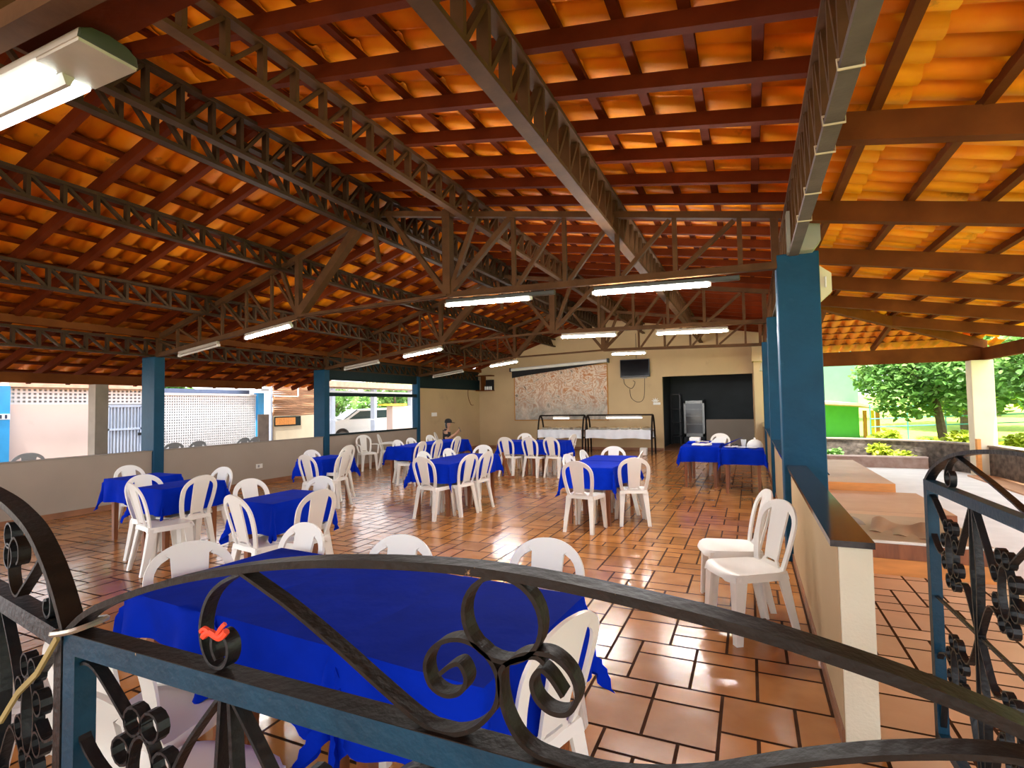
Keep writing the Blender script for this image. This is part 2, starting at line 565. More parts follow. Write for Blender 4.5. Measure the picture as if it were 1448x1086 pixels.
mb = MB().box(XL, -2.6, YB - 0.012, YB, 0, 0.085)
struct(mb.build('baseboard_back', 'base', smooth=False))
# right low wall with a granite cap
struct(MB().box(XR, XR + 0.133, 2.82, YB, 0, 0.90).build('wall_right', 'cream', smooth=False))
struct(MB().box(XR + 0.002, XR + 0.131, 2.80, 2.822, 0, 0.90).build('wall_right_end', 'endcap', smooth=False))
struct(MB().box(XR - 0.035, XR + 0.135, 2.76, YB - 0.1, 0.90, 0.928).build('trim_right', 'granite', smooth=False))
struct(MB().box(XR - 0.012, XR, 2.82, YB, 0, 0.075).build('baseboard_right', 'base', smooth=False))

# kitchen behind the doorway
mb = MB()
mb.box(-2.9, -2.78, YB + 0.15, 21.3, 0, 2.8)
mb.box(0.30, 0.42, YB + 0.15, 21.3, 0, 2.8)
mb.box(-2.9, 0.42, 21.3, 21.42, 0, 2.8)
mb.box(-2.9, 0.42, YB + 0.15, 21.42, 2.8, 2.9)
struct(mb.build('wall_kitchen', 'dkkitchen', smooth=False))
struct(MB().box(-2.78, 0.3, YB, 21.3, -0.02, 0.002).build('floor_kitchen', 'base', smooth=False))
struct(MB().box(-1.42, 0.30, 19.9, 20.02, 0, 0.95).build('wall_counter', 'shadedwall', smooth=False))

# ------------------------------------------------------------------ roof tiles, one mesh per slope
def roof_plane(name, P, nrow, ncol, keep=None, cut=None):
    """P(a, b): world point of a tile corner; a runs down the slope in courses, b across"""
    mb = MB()
    bm = mb.bm
    rnd = random.Random(hash(name) % 1000 if False else len(name))
    prof = [(0.0, 0.030), (0.06, 0.034), (0.13, 0.030), (0.19, 0.004), (0.30, -0.014), (0.50, -0.020), (0.72, -0.014), (0.86, 0.002), (0.94, 0.026), (1.02, 0.032)]
    for r in range(nrow):
        for c in range(ncol):
            if keep and not keep(r + 0.5, c + 0.5):
                continue
            dz = rnd.uniform(-.004, .004)
            db = rnd.uniform(-.02, .02)
            a0, a1 = r - 0.10, r + 1.0
            va, vb = [], []
            for t, h in prof:
                p = P(a0, c + t + db)
                va.append(bm.verts.new((p[0], p[1], p[2] + h + 0.022 + dz)))
                p = P(a1, c + t + db)
                vb.append(bm.verts.new((p[0], p[1], p[2] + h * 1.08 - 0.012 + dz)))
            for k in range(len(prof) - 1):
                bm.faces.new((va[k], vb[k], vb[k + 1], va[k + 1]))
            # visible thickness of the lower end
            vc = [bm.verts.new((v.co.x, v.co.y, v.co.z + 0.014)) for v in vb]
            for k in range(len(prof) - 1):
                bm.faces.new((vb[k], vc[k], vc[k + 1], vb[k + 1]))
    o = mb.build(name, 'roof', smooth=True, fix=False, ang=0.9)
    return struct(o)
G = 0.40
BW = 0.30
y_first = -5.0
ncols = int((18.0 - y_first) / BW)
LIFT = 0.185                           # tiles above the rafters' underside
cR = 1 / math.hypot(1, 0.165)
cL = 1 / math.hypot(1, 0.335)
roof_plane('ceiling_right', lambda a, b: (RX + 0.05 + a * G * cR, y_first + b * BW, zR(RX + 0.05 + a * G * cR) + LIFT), 14, ncols)
roof_plane('ceiling_left', lambda a, b: (RX - 0.05 - a * G * cL, y_first + b * BW, zL(RX - 0.05 - a * G * cL) + LIFT), 19, ncols,
           keep=lambda a, b: y_first + b * BW < 12.0 or RX - 0.05 - a * G * cL > -9.65)
# outer skin so that no daylight leaks between the tiles
def skin(name, pts):
    mb = MB()
    mb.hull(pts, [(p[0], p[1], p[2] + 0.03) for p in pts])
    return struct(mb.build(name, 'roof', smooth=False))
S = LIFT + 0.085
skin('ceiling_cover_right', [(RX, y_first, zR(RX) + S + .03), (1.0, y_first, zR(1.0) + S), (1.0, 18.1, zR(1.0) + S), (RX, 18.1, zR(RX) + S + .03)])
skin('ceiling_cover_left', [(RX, y_first, zL(RX) + S + .03), (-11.85, y_first, zL(-11.85) + S), (-11.85, 12.0, zL(-11.85) + S), (RX, 12.0, zL(RX) + S + .03)])
skin('ceiling_cover_left_far', [(RX, 12.0, zL(RX) + S + .03), (-9.85, 12.0, zL(-9.85) + S), (-9.85, 18.1, zL(-9.85) + S), (RX, 18.1, zL(RX) + S + .03)])
# terrace roof and its hip end
AX0, AX1, HY = 0.56, 4.35, 13.6
def zT(x):
    return zA(x) + 0.18 + 0.075
roof_plane('ceiling_terrace', lambda a, b: (AX0 + a * G * .984, y_first + b * 0.22, zT(AX0 + a * G * .984)), 10, int((HY - y_first) / 0.22),
           keep=lambda a, b: (y_first + b * 0.22) < HY - (AX1 - (AX0 + a * G * .984)) + 0.1)
def zH(y):
    return zT(AX1) - 0.09 + 0.18 * (HY - y)
roof_plane('ceiling_hip', lambda a, b: (AX0 + b * 0.22, HY - 3.9 + a * G * .984, zH(HY - 3.9 + a * G * .984)), 11, 19,
           keep=lambda a, b: (AX0 + b * 0.22) < AX1 - (HY - (HY - 3.9 + a * G * .984)) + 0.05)
skin('ceiling_cover_terrace', [(AX0, y_first, zT(AX0) + .1), (AX1, y_first, zT(AX1) + .1), (AX1, HY, zT(AX1) + .1), (AX0, HY - 3.85, zT(AX0) + .1)])
skin('ceiling_cover_hip', [(AX0, HY - 3.85, zH(HY - 3.85) + .1), (AX1, HY, zH(HY) + .1), (AX0, HY, zH(HY) + .1)])
# ridge cap
o = MB().tube([(RX, y_first, RZ + LIFT + 0.06), (RX, 18.1, RZ + LIFT + 0.06)], 0.11, 10).build('trim_ridge', 'roof')
struct(o)

# ================================================================== ROOF TIMBER
rafter_y = [0.2 + 0.6 * k for k in range(-8, 30)]
first = None
for i, y in enumerate(rafter_y):
    if first is None:
        mb = MB().beam((RX, 0, zR(RX) + 0.055), (1.0, 0, zR(1.0) + 0.055), 0.065, 0.11, side=(0, 1, 0))
        first = mb.build('rafter', 'rafter', smooth=False)
        o = first
    else:
        o = first.copy()
        COL.objects.link(o)
    o.location.y = y
    tag(o, 'dark red timber rafter on the right slope of the orange tiled roof', 'rafter', 'rafters of the right roof slope')
first = None
for i, y in enumerate(rafter_y):
    if first is None:
        mb = MB().beam((RX, 0, zL(RX) + 0.055), (-11.75, 0, zL(-11.75) + 0.055), 0.065, 0.11, side=(0, 1, 0))
        first = mb.build('rafter', 'rafter', smooth=False)
        short = MB().beam((RX, 0, zL(RX) + 0.055), (-9.75, 0, zL(-9.75) + 0.055), 0.065, 0.11, side=(0, 1, 0)).mesh('rafter', 'rafter', smooth=False)
        o = first
    elif y > 11.8:
        o = bpy.data.objects.new('rafter', short)
        COL.objects.link(o)
    else:
        o = first.copy()
        COL.objects.link(o)
    o.location.y = y + 0.1
    tag(o, 'red brown timber rafter on the left slope of the orange tiled roof', 'rafter', 'rafters of the left roof slope')
me = MB().box(-0.034, 0.034, y_first, 18.0, 0, 0.035).mesh('batten', 'rafter', smooth=False)
me_s = MB().box(-0.034, 0.034, y_first, 12.0, 0, 0.035).mesh('batten', 'rafter', smooth=False)
for r in range(14):
    x = RX + 0.05 + (r + 0.95) * G * cR
    o = bpy.data.objects.new('batten', me)
    COL.objects.link(o)
    o.location = (x, 0, zR(x) + 0.112)
    o.rotation_euler = (0, math.atan(0.165), 0)
    tag(o, 'thin timber batten under the tiles of the right roof slope', 'batten', 'battens of the right roof slope')
for r in range(18):
    x = RX - 0.05 - (r + 0.95) * G * cL
    o = bpy.data.objects.new('batten', me if x > -9.75 else me_s)
    COL.objects.link(o)
    o.location = (x, 0, zL(x) + 0.114)
    o.rotation_euler = (0, -math.atan(0.335), 0)
    tag(o, 'thin timber batten under the tiles of the left roof slope', 'batten', 'battens of the left roof slope')

# lattice purlins running the length of the hall
def lattice(x, z0, z1, label, m='steel', w=0.09, flip=False, ph=0.0, y0=-3.0, y1=YB - 0.02, mlow=None):
    t = thing('lattice_purlin', label, 'purlin', (x, y0, z0), 0, 'lattice purlins under the roof')
    L = y1 - y0
    H = z1 - z0
    part(t, 'lower_chord', MB().box(-w / 2, w / 2, 0, L, 0, 0.035), mlow or m, smooth=False)
    part(t, 'upper_chord', MB().box(-w / 2, w / 2, 0, L, H - 0.035, H), m, smooth=False)
    pm = MB().box(-w * .36, w * .36, -0.018, 0.018, 0.035, H - 0.035).mesh('post', m, smooth=False)
    d = 0.30
    a, b = ((0, 0.035), (d, H - 0.035))
    if flip:
        a, b = ((0, H - 0.035), (d, 0.035))
    dm = MB().beam((0, a[0] + .02, a[1]), (0, b[0] - .02, b[1]), w * .55, 0.03, side=(1, 0, 0)).mesh('diagonal', m, smooth=False)
    n = int(L / d)
    for k in range(n):
        for nm, mesh in (('post', pm), ('diagonal', dm)):
            o = bpy.data.objects.new(nm, mesh)
            COL.objects.link(o)
            o.parent = t
            o.location = (0, ph + k * d, 0)
    return t
lattice(-4.50, 4.06, 4.46, 'dark lattice purlin at the ridge, on the side of the right slope')
lattice(-4.85, 4.02, 4.40, 'dark lattice purlin at the ridge, on the side of the left slope', flip=True)
lattice(-3.15, 3.87, 4.22, 'brown lattice purlin on the right slope, first one right of the ridge', 'truss')
lattice(-1.35, 3.45, 3.915, 'brown lattice purlin on the right slope, second one right of the ridge', 'truss', 0.11)
lattice(0.44, 2.97, 3.60, 'tall lattice purlin above the right hand blue columns with twine tied around it', 'truss', 0.085, mlow='dull')
lattice(-6.30, 3.62, 3.90, 'dark lattice purlin on the left slope, first one left of the ridge', flip=True)
lattice(-7.87, 3.08, 3.38, 'dark lattice purlin on the left slope, second one left of the ridge', flip=True)
lattice(-9.40, 2.50, 2.80, 'dark lattice purlin above the left hand blue columns', flip=True)
tag(MB().box(-9.34, -9.26, -4.5, YB, 2.82, 2.93).build('timber_plate', 'aislewood', smooth=False), 'solid brown timber running just above the left eaves lattice', 'beam')
tag(MB().box(-11.27, -11.17, -4.6, 9.6, 2.08, 2.25).build('eaves_beam', 'aislewood', smooth=False), 'long brown beam carrying the rafter ends outside the left wall', 'beam')

# trusses across the hall
ZA_, ZB_, ZC_, ZD_ = 2.52, 2.93, 2.99, 2.90
xA, xB, xC, xD = -9.37, -6.08, -3.50, 0.30
def zbot(x):
    if x < xB:
        return ZA_ + (ZB_ - ZA_) * (x - xA) / (xB - xA)
    if x < xC:
        return ZB_ + (ZC_ - ZB_) * (x - xB) / (xC - xB)
    return ZC_ + (ZD_ - ZC_) * (x - xC) / (xD - xC)
def ztop(x):
    return 4.235 - (0.298 * (RX - x) if x < RX else 0.168 * (x - RX))
def truss(y, label):
    t = thing('roof_truss', label, 'truss', (0, y, 0), 0, 'roof trusses across the hall')
    sd = (0, 1, 0)
    for a, b in ((xA, xB), (xC, xD)):
        part(t, 'bottom_chord', MB().beam((a, 0, zbot(a)), (b, 0, zbot(b)), 0.075, 0.07, side=sd), 'truss', smooth=False)
    for dy in (-0.045, 0.045):
        part(t, 'tie_rod', MB().beam((xB, dy, ZB_), (xC, dy, ZC_), 0.025, 0.035, side=sd), 'truss', smooth=False)
    part(t, 'top_chord', MB().beam((xA, 0, ztop(xA)), (RX, 0, ztop(RX)), 0.075, 0.07, side=sd), 'truss', smooth=False)
    part(t, 'top_chord', MB().beam((RX, 0, ztop(RX)), (xD + .05, 0, ztop(xD + .05)), 0.075, 0.07, side=sd), 'truss', smooth=False)
    def bar(nm, x0, z0, x1, z1, w):
        part(t, nm, MB().beam((x0, 0, z0), (x1, 0, z1), w, w, side=sd), 'truss', smooth=False)
    n = 6
    xs = [xA + (xB - xA) * k / n for k in range(n + 1)]
    bar('end_post', xA + .05, zbot(xA), xA + .05, ztop(xA + .05), 0.07)
    for k in range(1, n):
        bar('post', xs[k], zbot(xs[k]) + .04, xs[k], ztop(xs[k]) - .04, 0.038)
    for k in range(0, n):
        bar('diagonal', xs[k] + .04, ztop(xs[k]) - .05, xs[k + 1] - .04, zbot(xs[k + 1]) + .05, 0.034)
    bar('king_post', xB, ZB_, xB, ztop(xB), 0.08)
    bar('king_post', xC, ZC_, xC, ztop(xC) + .06, 0.11)
    bar('strut', xB + .03, ZB_ + .03, RX - .22, ztop(RX - .22), 0.12)
    bar('strut', xC - .03, ZC_ + .03, RX + .2, ztop(RX + .2), 0.065)
    bar('strut', xC + .03, ZC_ + .03, xC + .42, ztop(xC + .42), 0.06)
    bar('strut', xB - .03, ZB_ + .03, xB - .36, ztop(xB - .36), 0.05)
    bar('strut', RX - .05, ztop(RX) - .05, RX - .05 + .1, ZB_ + .62, 0.05)
    n = 5
    xs = [xC + .9, xC + 1.55, xC + 2.17, xC + 2.79, xC + 3.43]
    bar('strut', xC + .03, ZC_ + .03, xs[0], ztop(xs[0]) - .04, 0.07)
    for k, x in enumerate(xs):
        bar('post', x + .03, zbot(x) + .04, x + .03, ztop(x) - .04, 0.048)
        if k + 1 < len(xs):
            bar('diagonal', x + .08, zbot(x + .08) + .04, xs[k + 1] - .02, ztop(xs[k + 1]) - .05, 0.046)
    bar('end_post', xD - .02, zbot(xD), xD - .02, ztop(xD), 0.07)
    return t
truss(0.98, 'nearest brown roof truss, carrying the big lit lamp at the top left')
truss(5.87, 'brown roof truss landing on the big blue column beside the granite topped wall')
truss(9.87, 'brown roof truss second in depth, above the middle tables')
truss(13.85, 'farthest brown roof truss, in front of the television wall')

# blue columns
def column(x0, x1, y0, y1, h, label):
    mb = MB().box(x0, x1, y0, y1, 0, h).bevel(0.008)
    return tag(mb.build('blue_column', 'blue', smooth=False), label, 'column', None, 'thing')
column(0.285, 0.655, 5.83, 6.18, 3.0, 'big petrol blue column standing on the granite topped low wall')
column(0.30, 0.60, 9.62, 9.95, 2.93, 'petrol blue column just behind the big one on the low wall')
column(0.30, 0.58, 13.6, 13.9, 2.93, 'petrol blue column farthest along the low wall, near the doorway')
column(XL - 0.30, XL + 0.05, 5.80, 5.98, 2.50, 'slim blue column in the left wall behind the two nearest small tables')
column(XL - 0.30, XL + 0.05, 9.80, 9.97, 2.50, 'slim blue column in the left wall beside the glazed opening')
column(XL - 0.16, XL + 0.05, 13.72, 13.86, 2.50, 'slim dark blue column between the glazed opening and the cream wall')

# side terrace beams
first = None
for y in (-3.8, -2.2, -0.6, 0.75, 2.35, 3.95, 5.59, 7.20, 8.65, 10.06, 11.6):
    xs = max(0.5, 0.5 + (y - (HY - 3.85)))
    mb = MB().beam((xs, y, zA(xs) + 0.09), (AX1, y, zA(AX1) + 0.09), 0.09, 0.18, side=(0, 1, 0))
    tag(mb.build('terrace_beam', 'aislewood', smooth=False), 'heavy brown beam sloping from the hall down to the terrace eaves', 'beam', 'heavy terrace roof beams')
for k in range(7):
    x = 0.78 + k * 0.55
    y1 = HY - (AX1 - x)
    mb = MB().box(x - 0.03, x + 0.03, y_first, y1, zA(x) + 0.18, zA(x) + 0.245)
    tag(mb.build('terrace_joist', 'aislewood', smooth=False), 'brown joist lying along the terrace roof under its tiles', 'joist', 'terrace roof joists')
tag(MB().beam((AX1, HY, zA(AX1) + .08), (AX0, HY - 3.85, zA(AX0) + .06), 0.10, 0.17).build('hip_beam', 'aislewood', smooth=False), 'long brown hip beam rising diagonally across the terrace roof corner', 'beam')
for x in (1.25, 2.45):
    y0 = HY - (AX1 - x)
    mb = MB().beam((x, y0, zH(y0) - .07), (x, HY, zH(HY) - .07), 0.07, 0.09, side=(1, 0, 0))
    tag(mb.build('hip_rafter', 'aislewood', smooth=False), 'short timber rafter under the hipped far end of the terrace roof', 'rafter', 'rafters of the hipped end')
for k in range(8):
    y = HY - 3.3 + k * 0.42
    x1 = AX1 - (HY - y)
    mb = MB().box(AX0, x1, y - .02, y + .02, zH(y) - .03, zH(y) - .002)
    tag(mb.build('hip_batten', 'aislewood', smooth=False), 'thin batten under the tiles of the hipped terrace end', 'batten', 'battens of the hipped end')
tag(MB().box(0.45, AX1 - .1, HY - .1, HY, 2.30, 2.60).build('terrace_fascia', 'aislewood', smooth=False), 'brown beam along the far end of the terrace roof', 'beam')
tag(MB().box(AX1 - .1, AX1, -4.9, HY, 2.30, 2.535).build('terrace_eaves_beam', 'aislewood', smooth=False), 'brown beam along the outer eaves of the terrace', 'beam')
tag(MB().box(4.04, 4.40, 13.35, 13.65, 0, 2.30).bevel(0.01).build('corner_pillar', 'endcap', smooth=False), 'square cream pillar holding the corner of the terrace roof', 'pillar', None, 'thing')
tag(MB().box(4.0, 4.06, 13.1, 13.2, 0, 0.75).build('timber_post', 'orangewood', smooth=False), 'short orange timber post leaning at the foot of the cream pillar', 'post')

# cream canopy strip by the far doorway corner
o = MB().hull([(0.10, 17.3, 2.75), (0.40, 17.3, 2.75), (0.40, 17.9, 2.75), (0.10, 17.9, 2.75)], [(0.10, 17.3, 3.3), (0.40, 17.3, 3.3), (0.40, 17.9, 3.3), (0.10, 17.9, 3.3)]).build('wall_right_upper', 'cream', smooth=False)
struct(o)
struct(MB().box(0.14, 0.34, 17.55, 17.9, 0, 3.4).build('wall_right_pier', 'cream', smooth=False))

# left window between the second and third column
t = thing('window_1', 'glazed opening with dark green frame in the left wall', 'window', (XL, 0, 0))
t['kind'] = 'structure'
fr = MB()
fr.box(-0.1, 0.02, 9.97, 13.72, 2.26, 2.50)
fr.box(-0.06, 0.02, 9.97, 13.72, 1.86, 1.95)
fr.box(-0.07, 0.02, 9.97, 13.72, 0.885, 0.93)
part(t, 'window_frame', fr, 'dkgreen', smooth=False)
part(t, 'pane', MB().box(-0.03, -0.024, 9.97, 13.72, 0.93, 1.86), 'glass', smooth=False)
part(t, 'pane', MB().box(-0.03, -0.024, 9.97, 13.72, 1.95, 2.26), 'glass', smooth=False)

# ================================================================== LAMPS
def fixture(p0, p1, lit, label, tube_from=0.0, tube_to=1.0, w=0.055, tubes=1, dark=False, tm='tube'):
    """p0, p1: ends of the lamp; the tubes span tube_from..tube_to of it"""
    p0, p1 = Vector(p0), Vector(p1)
    t = thing('fluorescent_lamp', label, 'lamp', p0, 0, None)
    d = p1 - p0
    L = d.length
    t.rotation_euler = d.to_track_quat('X', 'Z').to_euler()
    hb = MB().box(0, L, -w / 2, w / 2, 0.0, 0.05).bevel(0.008)
    part(t, 'housing', hb, 'darkhousing' if dark else 'housing', smooth=False)
    for k in range(tubes):
        yy = 0 if tubes == 1 else (-w * .24 + k * w * .48)
        part(t, 'tube', MB().tube([(L * tube_from + .02, yy, -0.026), (L * tube_to - .02, yy, -0.026)], 0.017, 10), tm if lit else 'tubeoff')
    for s in (tube_from, tube_to):
        x = L * s
        part(t, 'lamp_holder', MB().box(x - .015, x + .015, -w * .4, w * .4, -0.04, 0.0), 'white', smooth=False)
    return t
T1, T2, T3 = 5.82, 9.82, 13.80
fixture((-3.50, T1, 2.87), (-2.03, T1, 2.84), True, 'lit strip lamp with dark end under the near truss, left of the longest lamp', 0, 0.79, dark=True)
fixture((-1.57, T1, 2.825), (-0.05, T1, 2.785), True, 'longest lit strip lamp, under the near truss beside the big blue column', 0, 0.81, dark=True, tubes=2)
fixture((-7.13, T1, 2.69), (-6.18, T1, 2.81), True, 'lit strip lamp under the left arm of the near truss')
fixture((-8.70, T1, 2.50), (-7.75, T1, 2.62), False, 'unlit strip lamp under the left arm of the near truss')
fixture((-7.03, T2, 2.70), (-6.03, T2, 2.82), True, 'lit strip lamp under the left arm of the second truss')
fixture((-8.71, T2, 2.49), (-7.73, T2, 2.61), False, 'unlit strip lamp under the left arm of the second truss')
fixture((-3.31, T2, 2.89), (-2.24, T2, 2.86), True, 'lit strip lamp under the second truss, above the mural')
fixture((-1.50, T2, 2.83), (-0.30, T2, 2.80), True, 'lit strip lamp under the second truss, nearest the blue columns')
fixture((-6.85, T3, 2.72), (-5.98, T3, 2.82), True, 'small lit strip lamp under the farthest truss, above the rolled screen')
fixture((-8.80, T3, 2.48), (-7.76, T3, 2.61), False, 'unlit strip lamp under the left arm of the farthest truss')
fixture((-3.27, T3, 2.88), (-2.40, T3, 2.865), True, 'small lit strip lamp under the farthest truss, above the television')
# the large near lamp: a deep oval hood with two tubes
t = thing('fluorescent_lamp', 'large lit twin tube lamp with grey oval hood, nearest of all lamps', 'lamp', (-2.17, 1.17, 2.91))
prof = [(-0.105, 0.0), (-0.10, 0.035), (-0.06, 0.06), (0.0, 0.067), (0.06, 0.06), (0.10, 0.035), (0.105, 0.0)]
mb = MB()
mb.hull([(0, y, z) for y, z in prof], [(-1.55, y, z) for y, z in prof])
part(t, 'hood', mb, 'housing', smooth=False)
part(t, 'end_cap', MB().hull([(0.0, y, z) for y, z in prof], [(0.004, y * .93, z * .93 + .002) for y, z in prof]), 'darkhousing', smooth=False)
part(t, 'tray', MB().box(-0.28, -0.002, -0.10, 0.10, -0.012, 0.002), 'housing', smooth=False)
part(t, 'reflector_ridge', MB().hull([(-1.5, -.022, -.012), (-.27, -.022, -.012), (-.27, .022, -.012), (-1.5, .022, -.012)], [(-1.5, -.008, -.052), (-.27, -.008, -.052), (-.27, .008, -.052), (-1.5, .008, -.052)]), 'housing', smooth=False)
for yy in (-0.060, 0.060):
    part(t, 'tube', MB().tube([(-0.28, yy, -0.018), (-1.5, yy, -0.018)], 0.026, 12), 'tubenear')
tag(MB().box(-2.6, -1.45, 1.03, 1.22, 3.00, 3.02).build('soffit_board', 'rafter', smooth=False), 'dark red board fixed flat above the nearest lamp', 'board')

# rope ties and the panel at the end of the eaves lattice
for k, (y, zz) in enumerate(((2.6, 0), (3.1, 0), (3.45, 0), (4.1, 0), (4.7, 0))):
    mb = MB().tube([(0.39, y, 2.962), (0.49, y + .01, 2.962), (0.492, y + .02, 3.012), (0.388, y + .01, 3.012)], 0.006, 6, closed=True)
    tag(mb.build('twine_tie', 'rope'), 'loop of beige twine tied around the tall lattice purlin', 'twine', 'twine ties on the tall purlin')
mb = MB()
pp = [(0.38, 2.98), (0.60, 2.98), (0.66, 3.06), (0.66, 3.34), (0.62, 3.38), (0.38, 3.38)]
mb.hull([(x, 5.70, z) for x, z in pp], [(x, 5.84, z) for x, z in pp])
t = tag(mb.build('grey_panel_box', 'greypanel', smooth=False), 'pale grey green box on top of the big blue column', 'box')
t = tag(MB().hull([(0.65, 5.86, 2.50), (0.65, 5.86, 2.86), (0.65, 6.05, 2.86), (0.65, 6.05, 2.50)], [(0.76, 5.90, 2.60), (0.76, 5.90, 2.78), (0.76, 6.02, 2.78), (0.76, 6.02, 2.60)]).build('emergency_light', 'ivory', smooth=False),
        'ivory emergency lamp box on the terrace side of the big blue column', 'lamp')
part(t, 'lens', MB().box(0.70, 0.712, 5.845, 5.875, 2.64, 2.74), 'white', smooth=False)

# ================================================================== BACK WALL
t = thing('mural_canvas', 'large unframed abstract painting in rust, cream and grey on the back wall', 'painting', (0, 0, 0))
mb = MB().box(-7.88, -4.42, YB - 0.045, YB - 0.012, 1.02, 2.93)
o = part(t, 'canvas', mb, 'mural', smooth=False)
mb = MB()
for a in ((-7.90, -7.87, 1.0, 2.94), (-4.43, -4.40, 1.0, 2.94), (-7.9, -4.4, 1.0, 1.03), (-7.9, -4.4, 2.91, 2.94)):
    mb.box(a[0], a[1], YB - 0.05, YB - 0.01, a[2], a[3])
part(t, 'edge_batten', mb, 'ochre', smooth=False)
t = thing('projector_screen', 'rolled up projector screen hanging crooked above the painting', 'projector screen', (-7.95, YB - 0.16, 2.86))
part(t, 'case', MB().tube([(0, 0, 0), (3.58, 0, 0.17)], 0.058, 12), 'white')
part(t, 'black_cloth', MB().hull([(0.02, 0.0, -0.30), (0.6, 0.0, -0.22), (3.5, 0.0, 0.10), (3.5, 0, 0.16), (0.02, 0, -0.02)], [(0.02, 0.02, -0.30), (0.6, 0.02, -0.22), (3.5, 0.02, 0.10), (3.5, 0.02, 0.16), (0.02, 0.02, -0.02)]), 'shirt', smooth=False)
for x, z in ((-0.02, 0), (3.6, 0.17)):
    part(t, 'end_cap', MB().box(x - .025, x + .025, -0.07, 0.14, z - .07, z + .07), 'black', smooth=False)
t = thing('television', 'black flat television on the back wall', 'television', (-3.46, YB - 0.05, 2.73))
part(t, 'bezel', MB().box(-0.49, 0.49, -0.08, 0.0, -0.30, 0.30).bevel(0.012), 'black', smooth=False)
part(t, 'screen', MB().box(-0.465, 0.465, -0.084, -0.079, -0.255, 0.275), 'screen', smooth=False)
part(t, 'wall_bracket', MB().box(-0.12, 0.12, 0.0, 0.05, -0.15, 0.15), 'black', smooth=False)
part(t, 'shelf_strip', MB().box(-0.44, 0.40, -0.08, -0.02, -0.34, -0.315), 'chrome', smooth=False)
def arc_pts(pts, n=6):
    """smooth path through pts"""
    pts = [Vector(p) for p in pts]
    out = []
    for i in range(len(pts) - 1):
        p0, p1, p2, p3 = pts[max(i - 1, 0)], pts[i], pts[i + 1], pts[min(i + 2, len(pts) - 1)]
        for k in range(n):
            s = k / n
            out.append(0.5 * ((2 * p1) + (p2 - p0) * s + (2 * p0 - 5 * p1 + 4 * p2 - p3) * s * s + (3 * p1 - p0 - 3 * p2 + p3) * s ** 3))
    out.append(pts[-1])
    return out
yw = YB - 0.015
tag(MB().tube(arc_pts([(-3.86, yw, 2.42), (-3.82, yw, 2.2), (-3.6, yw, 2.06), (-3.48, yw, 2.25), (-3.55, yw, 2.32)]), 0.009, 6).build('cable', 'black'), 'short looped cable hanging under the television', 'cable')
tag(MB().tube(arc_pts([(-3.66, yw, 2.04), (-3.62, yw, 1.75), (-3.4, yw, 1.60), (-3.2, yw, 1.75), (-3.16, yw, 2.42)]), 0.008, 6).build('cable', 'black'), 'long looped cable hanging from the television down the wall', 'cable')
tag(MB().tube([(-3.42, yw, 3.05), (-3.42, yw, 3.9)], 0.008, 6).build('cable', 'black'), 'straight thin cable running up the wall above the television', 'cable')
t = thing('wall_ornament', 'small pale leaf shaped ornament on the back wall beside the doorway', 'ornament', (-2.83, YB - 0.01, 1.6))
for k in range(5):
    a = R(20 + 35 * k)
    part(t, 'leaf', MB().hull([(0, -0.02, 0), (0.05 * math.cos(a + .5), -0.02, 0.05 * math.sin(a + .5)), (0.14 * math.cos(a), -0.02, 0.14 * math.sin(a)), (0.05 * math.cos(a - .5), -0.02, 0.05 * math.sin(a - .5))],
                              [(0, -0.008, 0), (0.05 * math.cos(a + .5), -0.008, 0.05 * math.sin(a + .5)), (0.14 * math.cos(a), -0.008, 0.14 * math.sin(a)), (0.05 * math.cos(a - .5), -0.008, 0.05 * math.sin(a - .5))]), 'paper', smooth=False)
part(t, 'pot', MB().box(-0.07, 0.16, -0.03, -0.005, -0.10, -0.02), 'paper', smooth=False)
# corner bottle shelf
t = thing('wall_shelf', 'small dark shelf holding jars high in the back left corner', 'shelf', (-9.05, YB - 0.02, 2.12))
part(t, 'board', MB().box(-0.28, 0.34, -0.36, 0.0, 0, 0.03), 'aislewood', smooth=False)
part(t, 'back_panel', MB().box(-0.02, 0.32, -0.02, 0.0, 0.03, 0.42), 'black', smooth=False)
part(t, 'side_panel', MB().box(-0.06, -0.02, -0.34, 0.0, 0.03, 0.55), 'aislewood', smooth=False)
part(t, 'top_board', MB().box(-0.28, 0.34, -0.36, 0.0, 0.55, 0.58), 'aislewood', smooth=False)
for k in range(4):
    j = thing('jar', 'white jar number %s from the left on the corner shelf' % ('one', 'two', 'three', 'four')[k], 'jar', (-8.98 + k * 0.078, YB - 0.25, 2.15), 0, 'jars on the corner shelf')
    j['label'] = ('leftmost white jar on the high corner shelf', 'second white jar from the left on the high corner shelf', 'third white jar from the left on the high corner shelf', 'rightmost white jar on the high corner shelf')[k]
    part(j, 'body', MB().lathe([(0.028, 0), (0.030, 0.02), (0.030, 0.11), (0.02, 0.13)], n=12), 'white')
    part(j, 'lid', MB().lathe([(0.024, 0.13), (0.024, 0.16)], n=12), 'black')
tag(MB().tube(arc_pts([(-9.355, 17.0, 2.2), (-9.355, 17.0, 1.9), (-9.355, 17.2, 1.62), (-9.355, 17.4, 1.6)]), 0.008, 6).build('cable', 'aislewood'), 'thin brown cable sagging on the left wall below the corner shelf', 'cable')
t = tag(MB().box(XL - .004, XL + .02, 14.56, 14.86, 1.25, 1.37).build('switch_plate', 'paper', smooth=False), 'white double switch plate on the cream left wall', 'switch')
for a in (14.6, 14.74):
    part(t, 'rocker', MB().box(XL + .02, XL + .026, a, a + .08, 1.28, 1.34), 'white', smooth=False)
t = tag(MB().box(XL - .004, XL + .02, 7.90, 8.05, 0.34, 0.43).build('wall_socket', 'paper', smooth=False), 'white socket low on the left wall', 'socket')
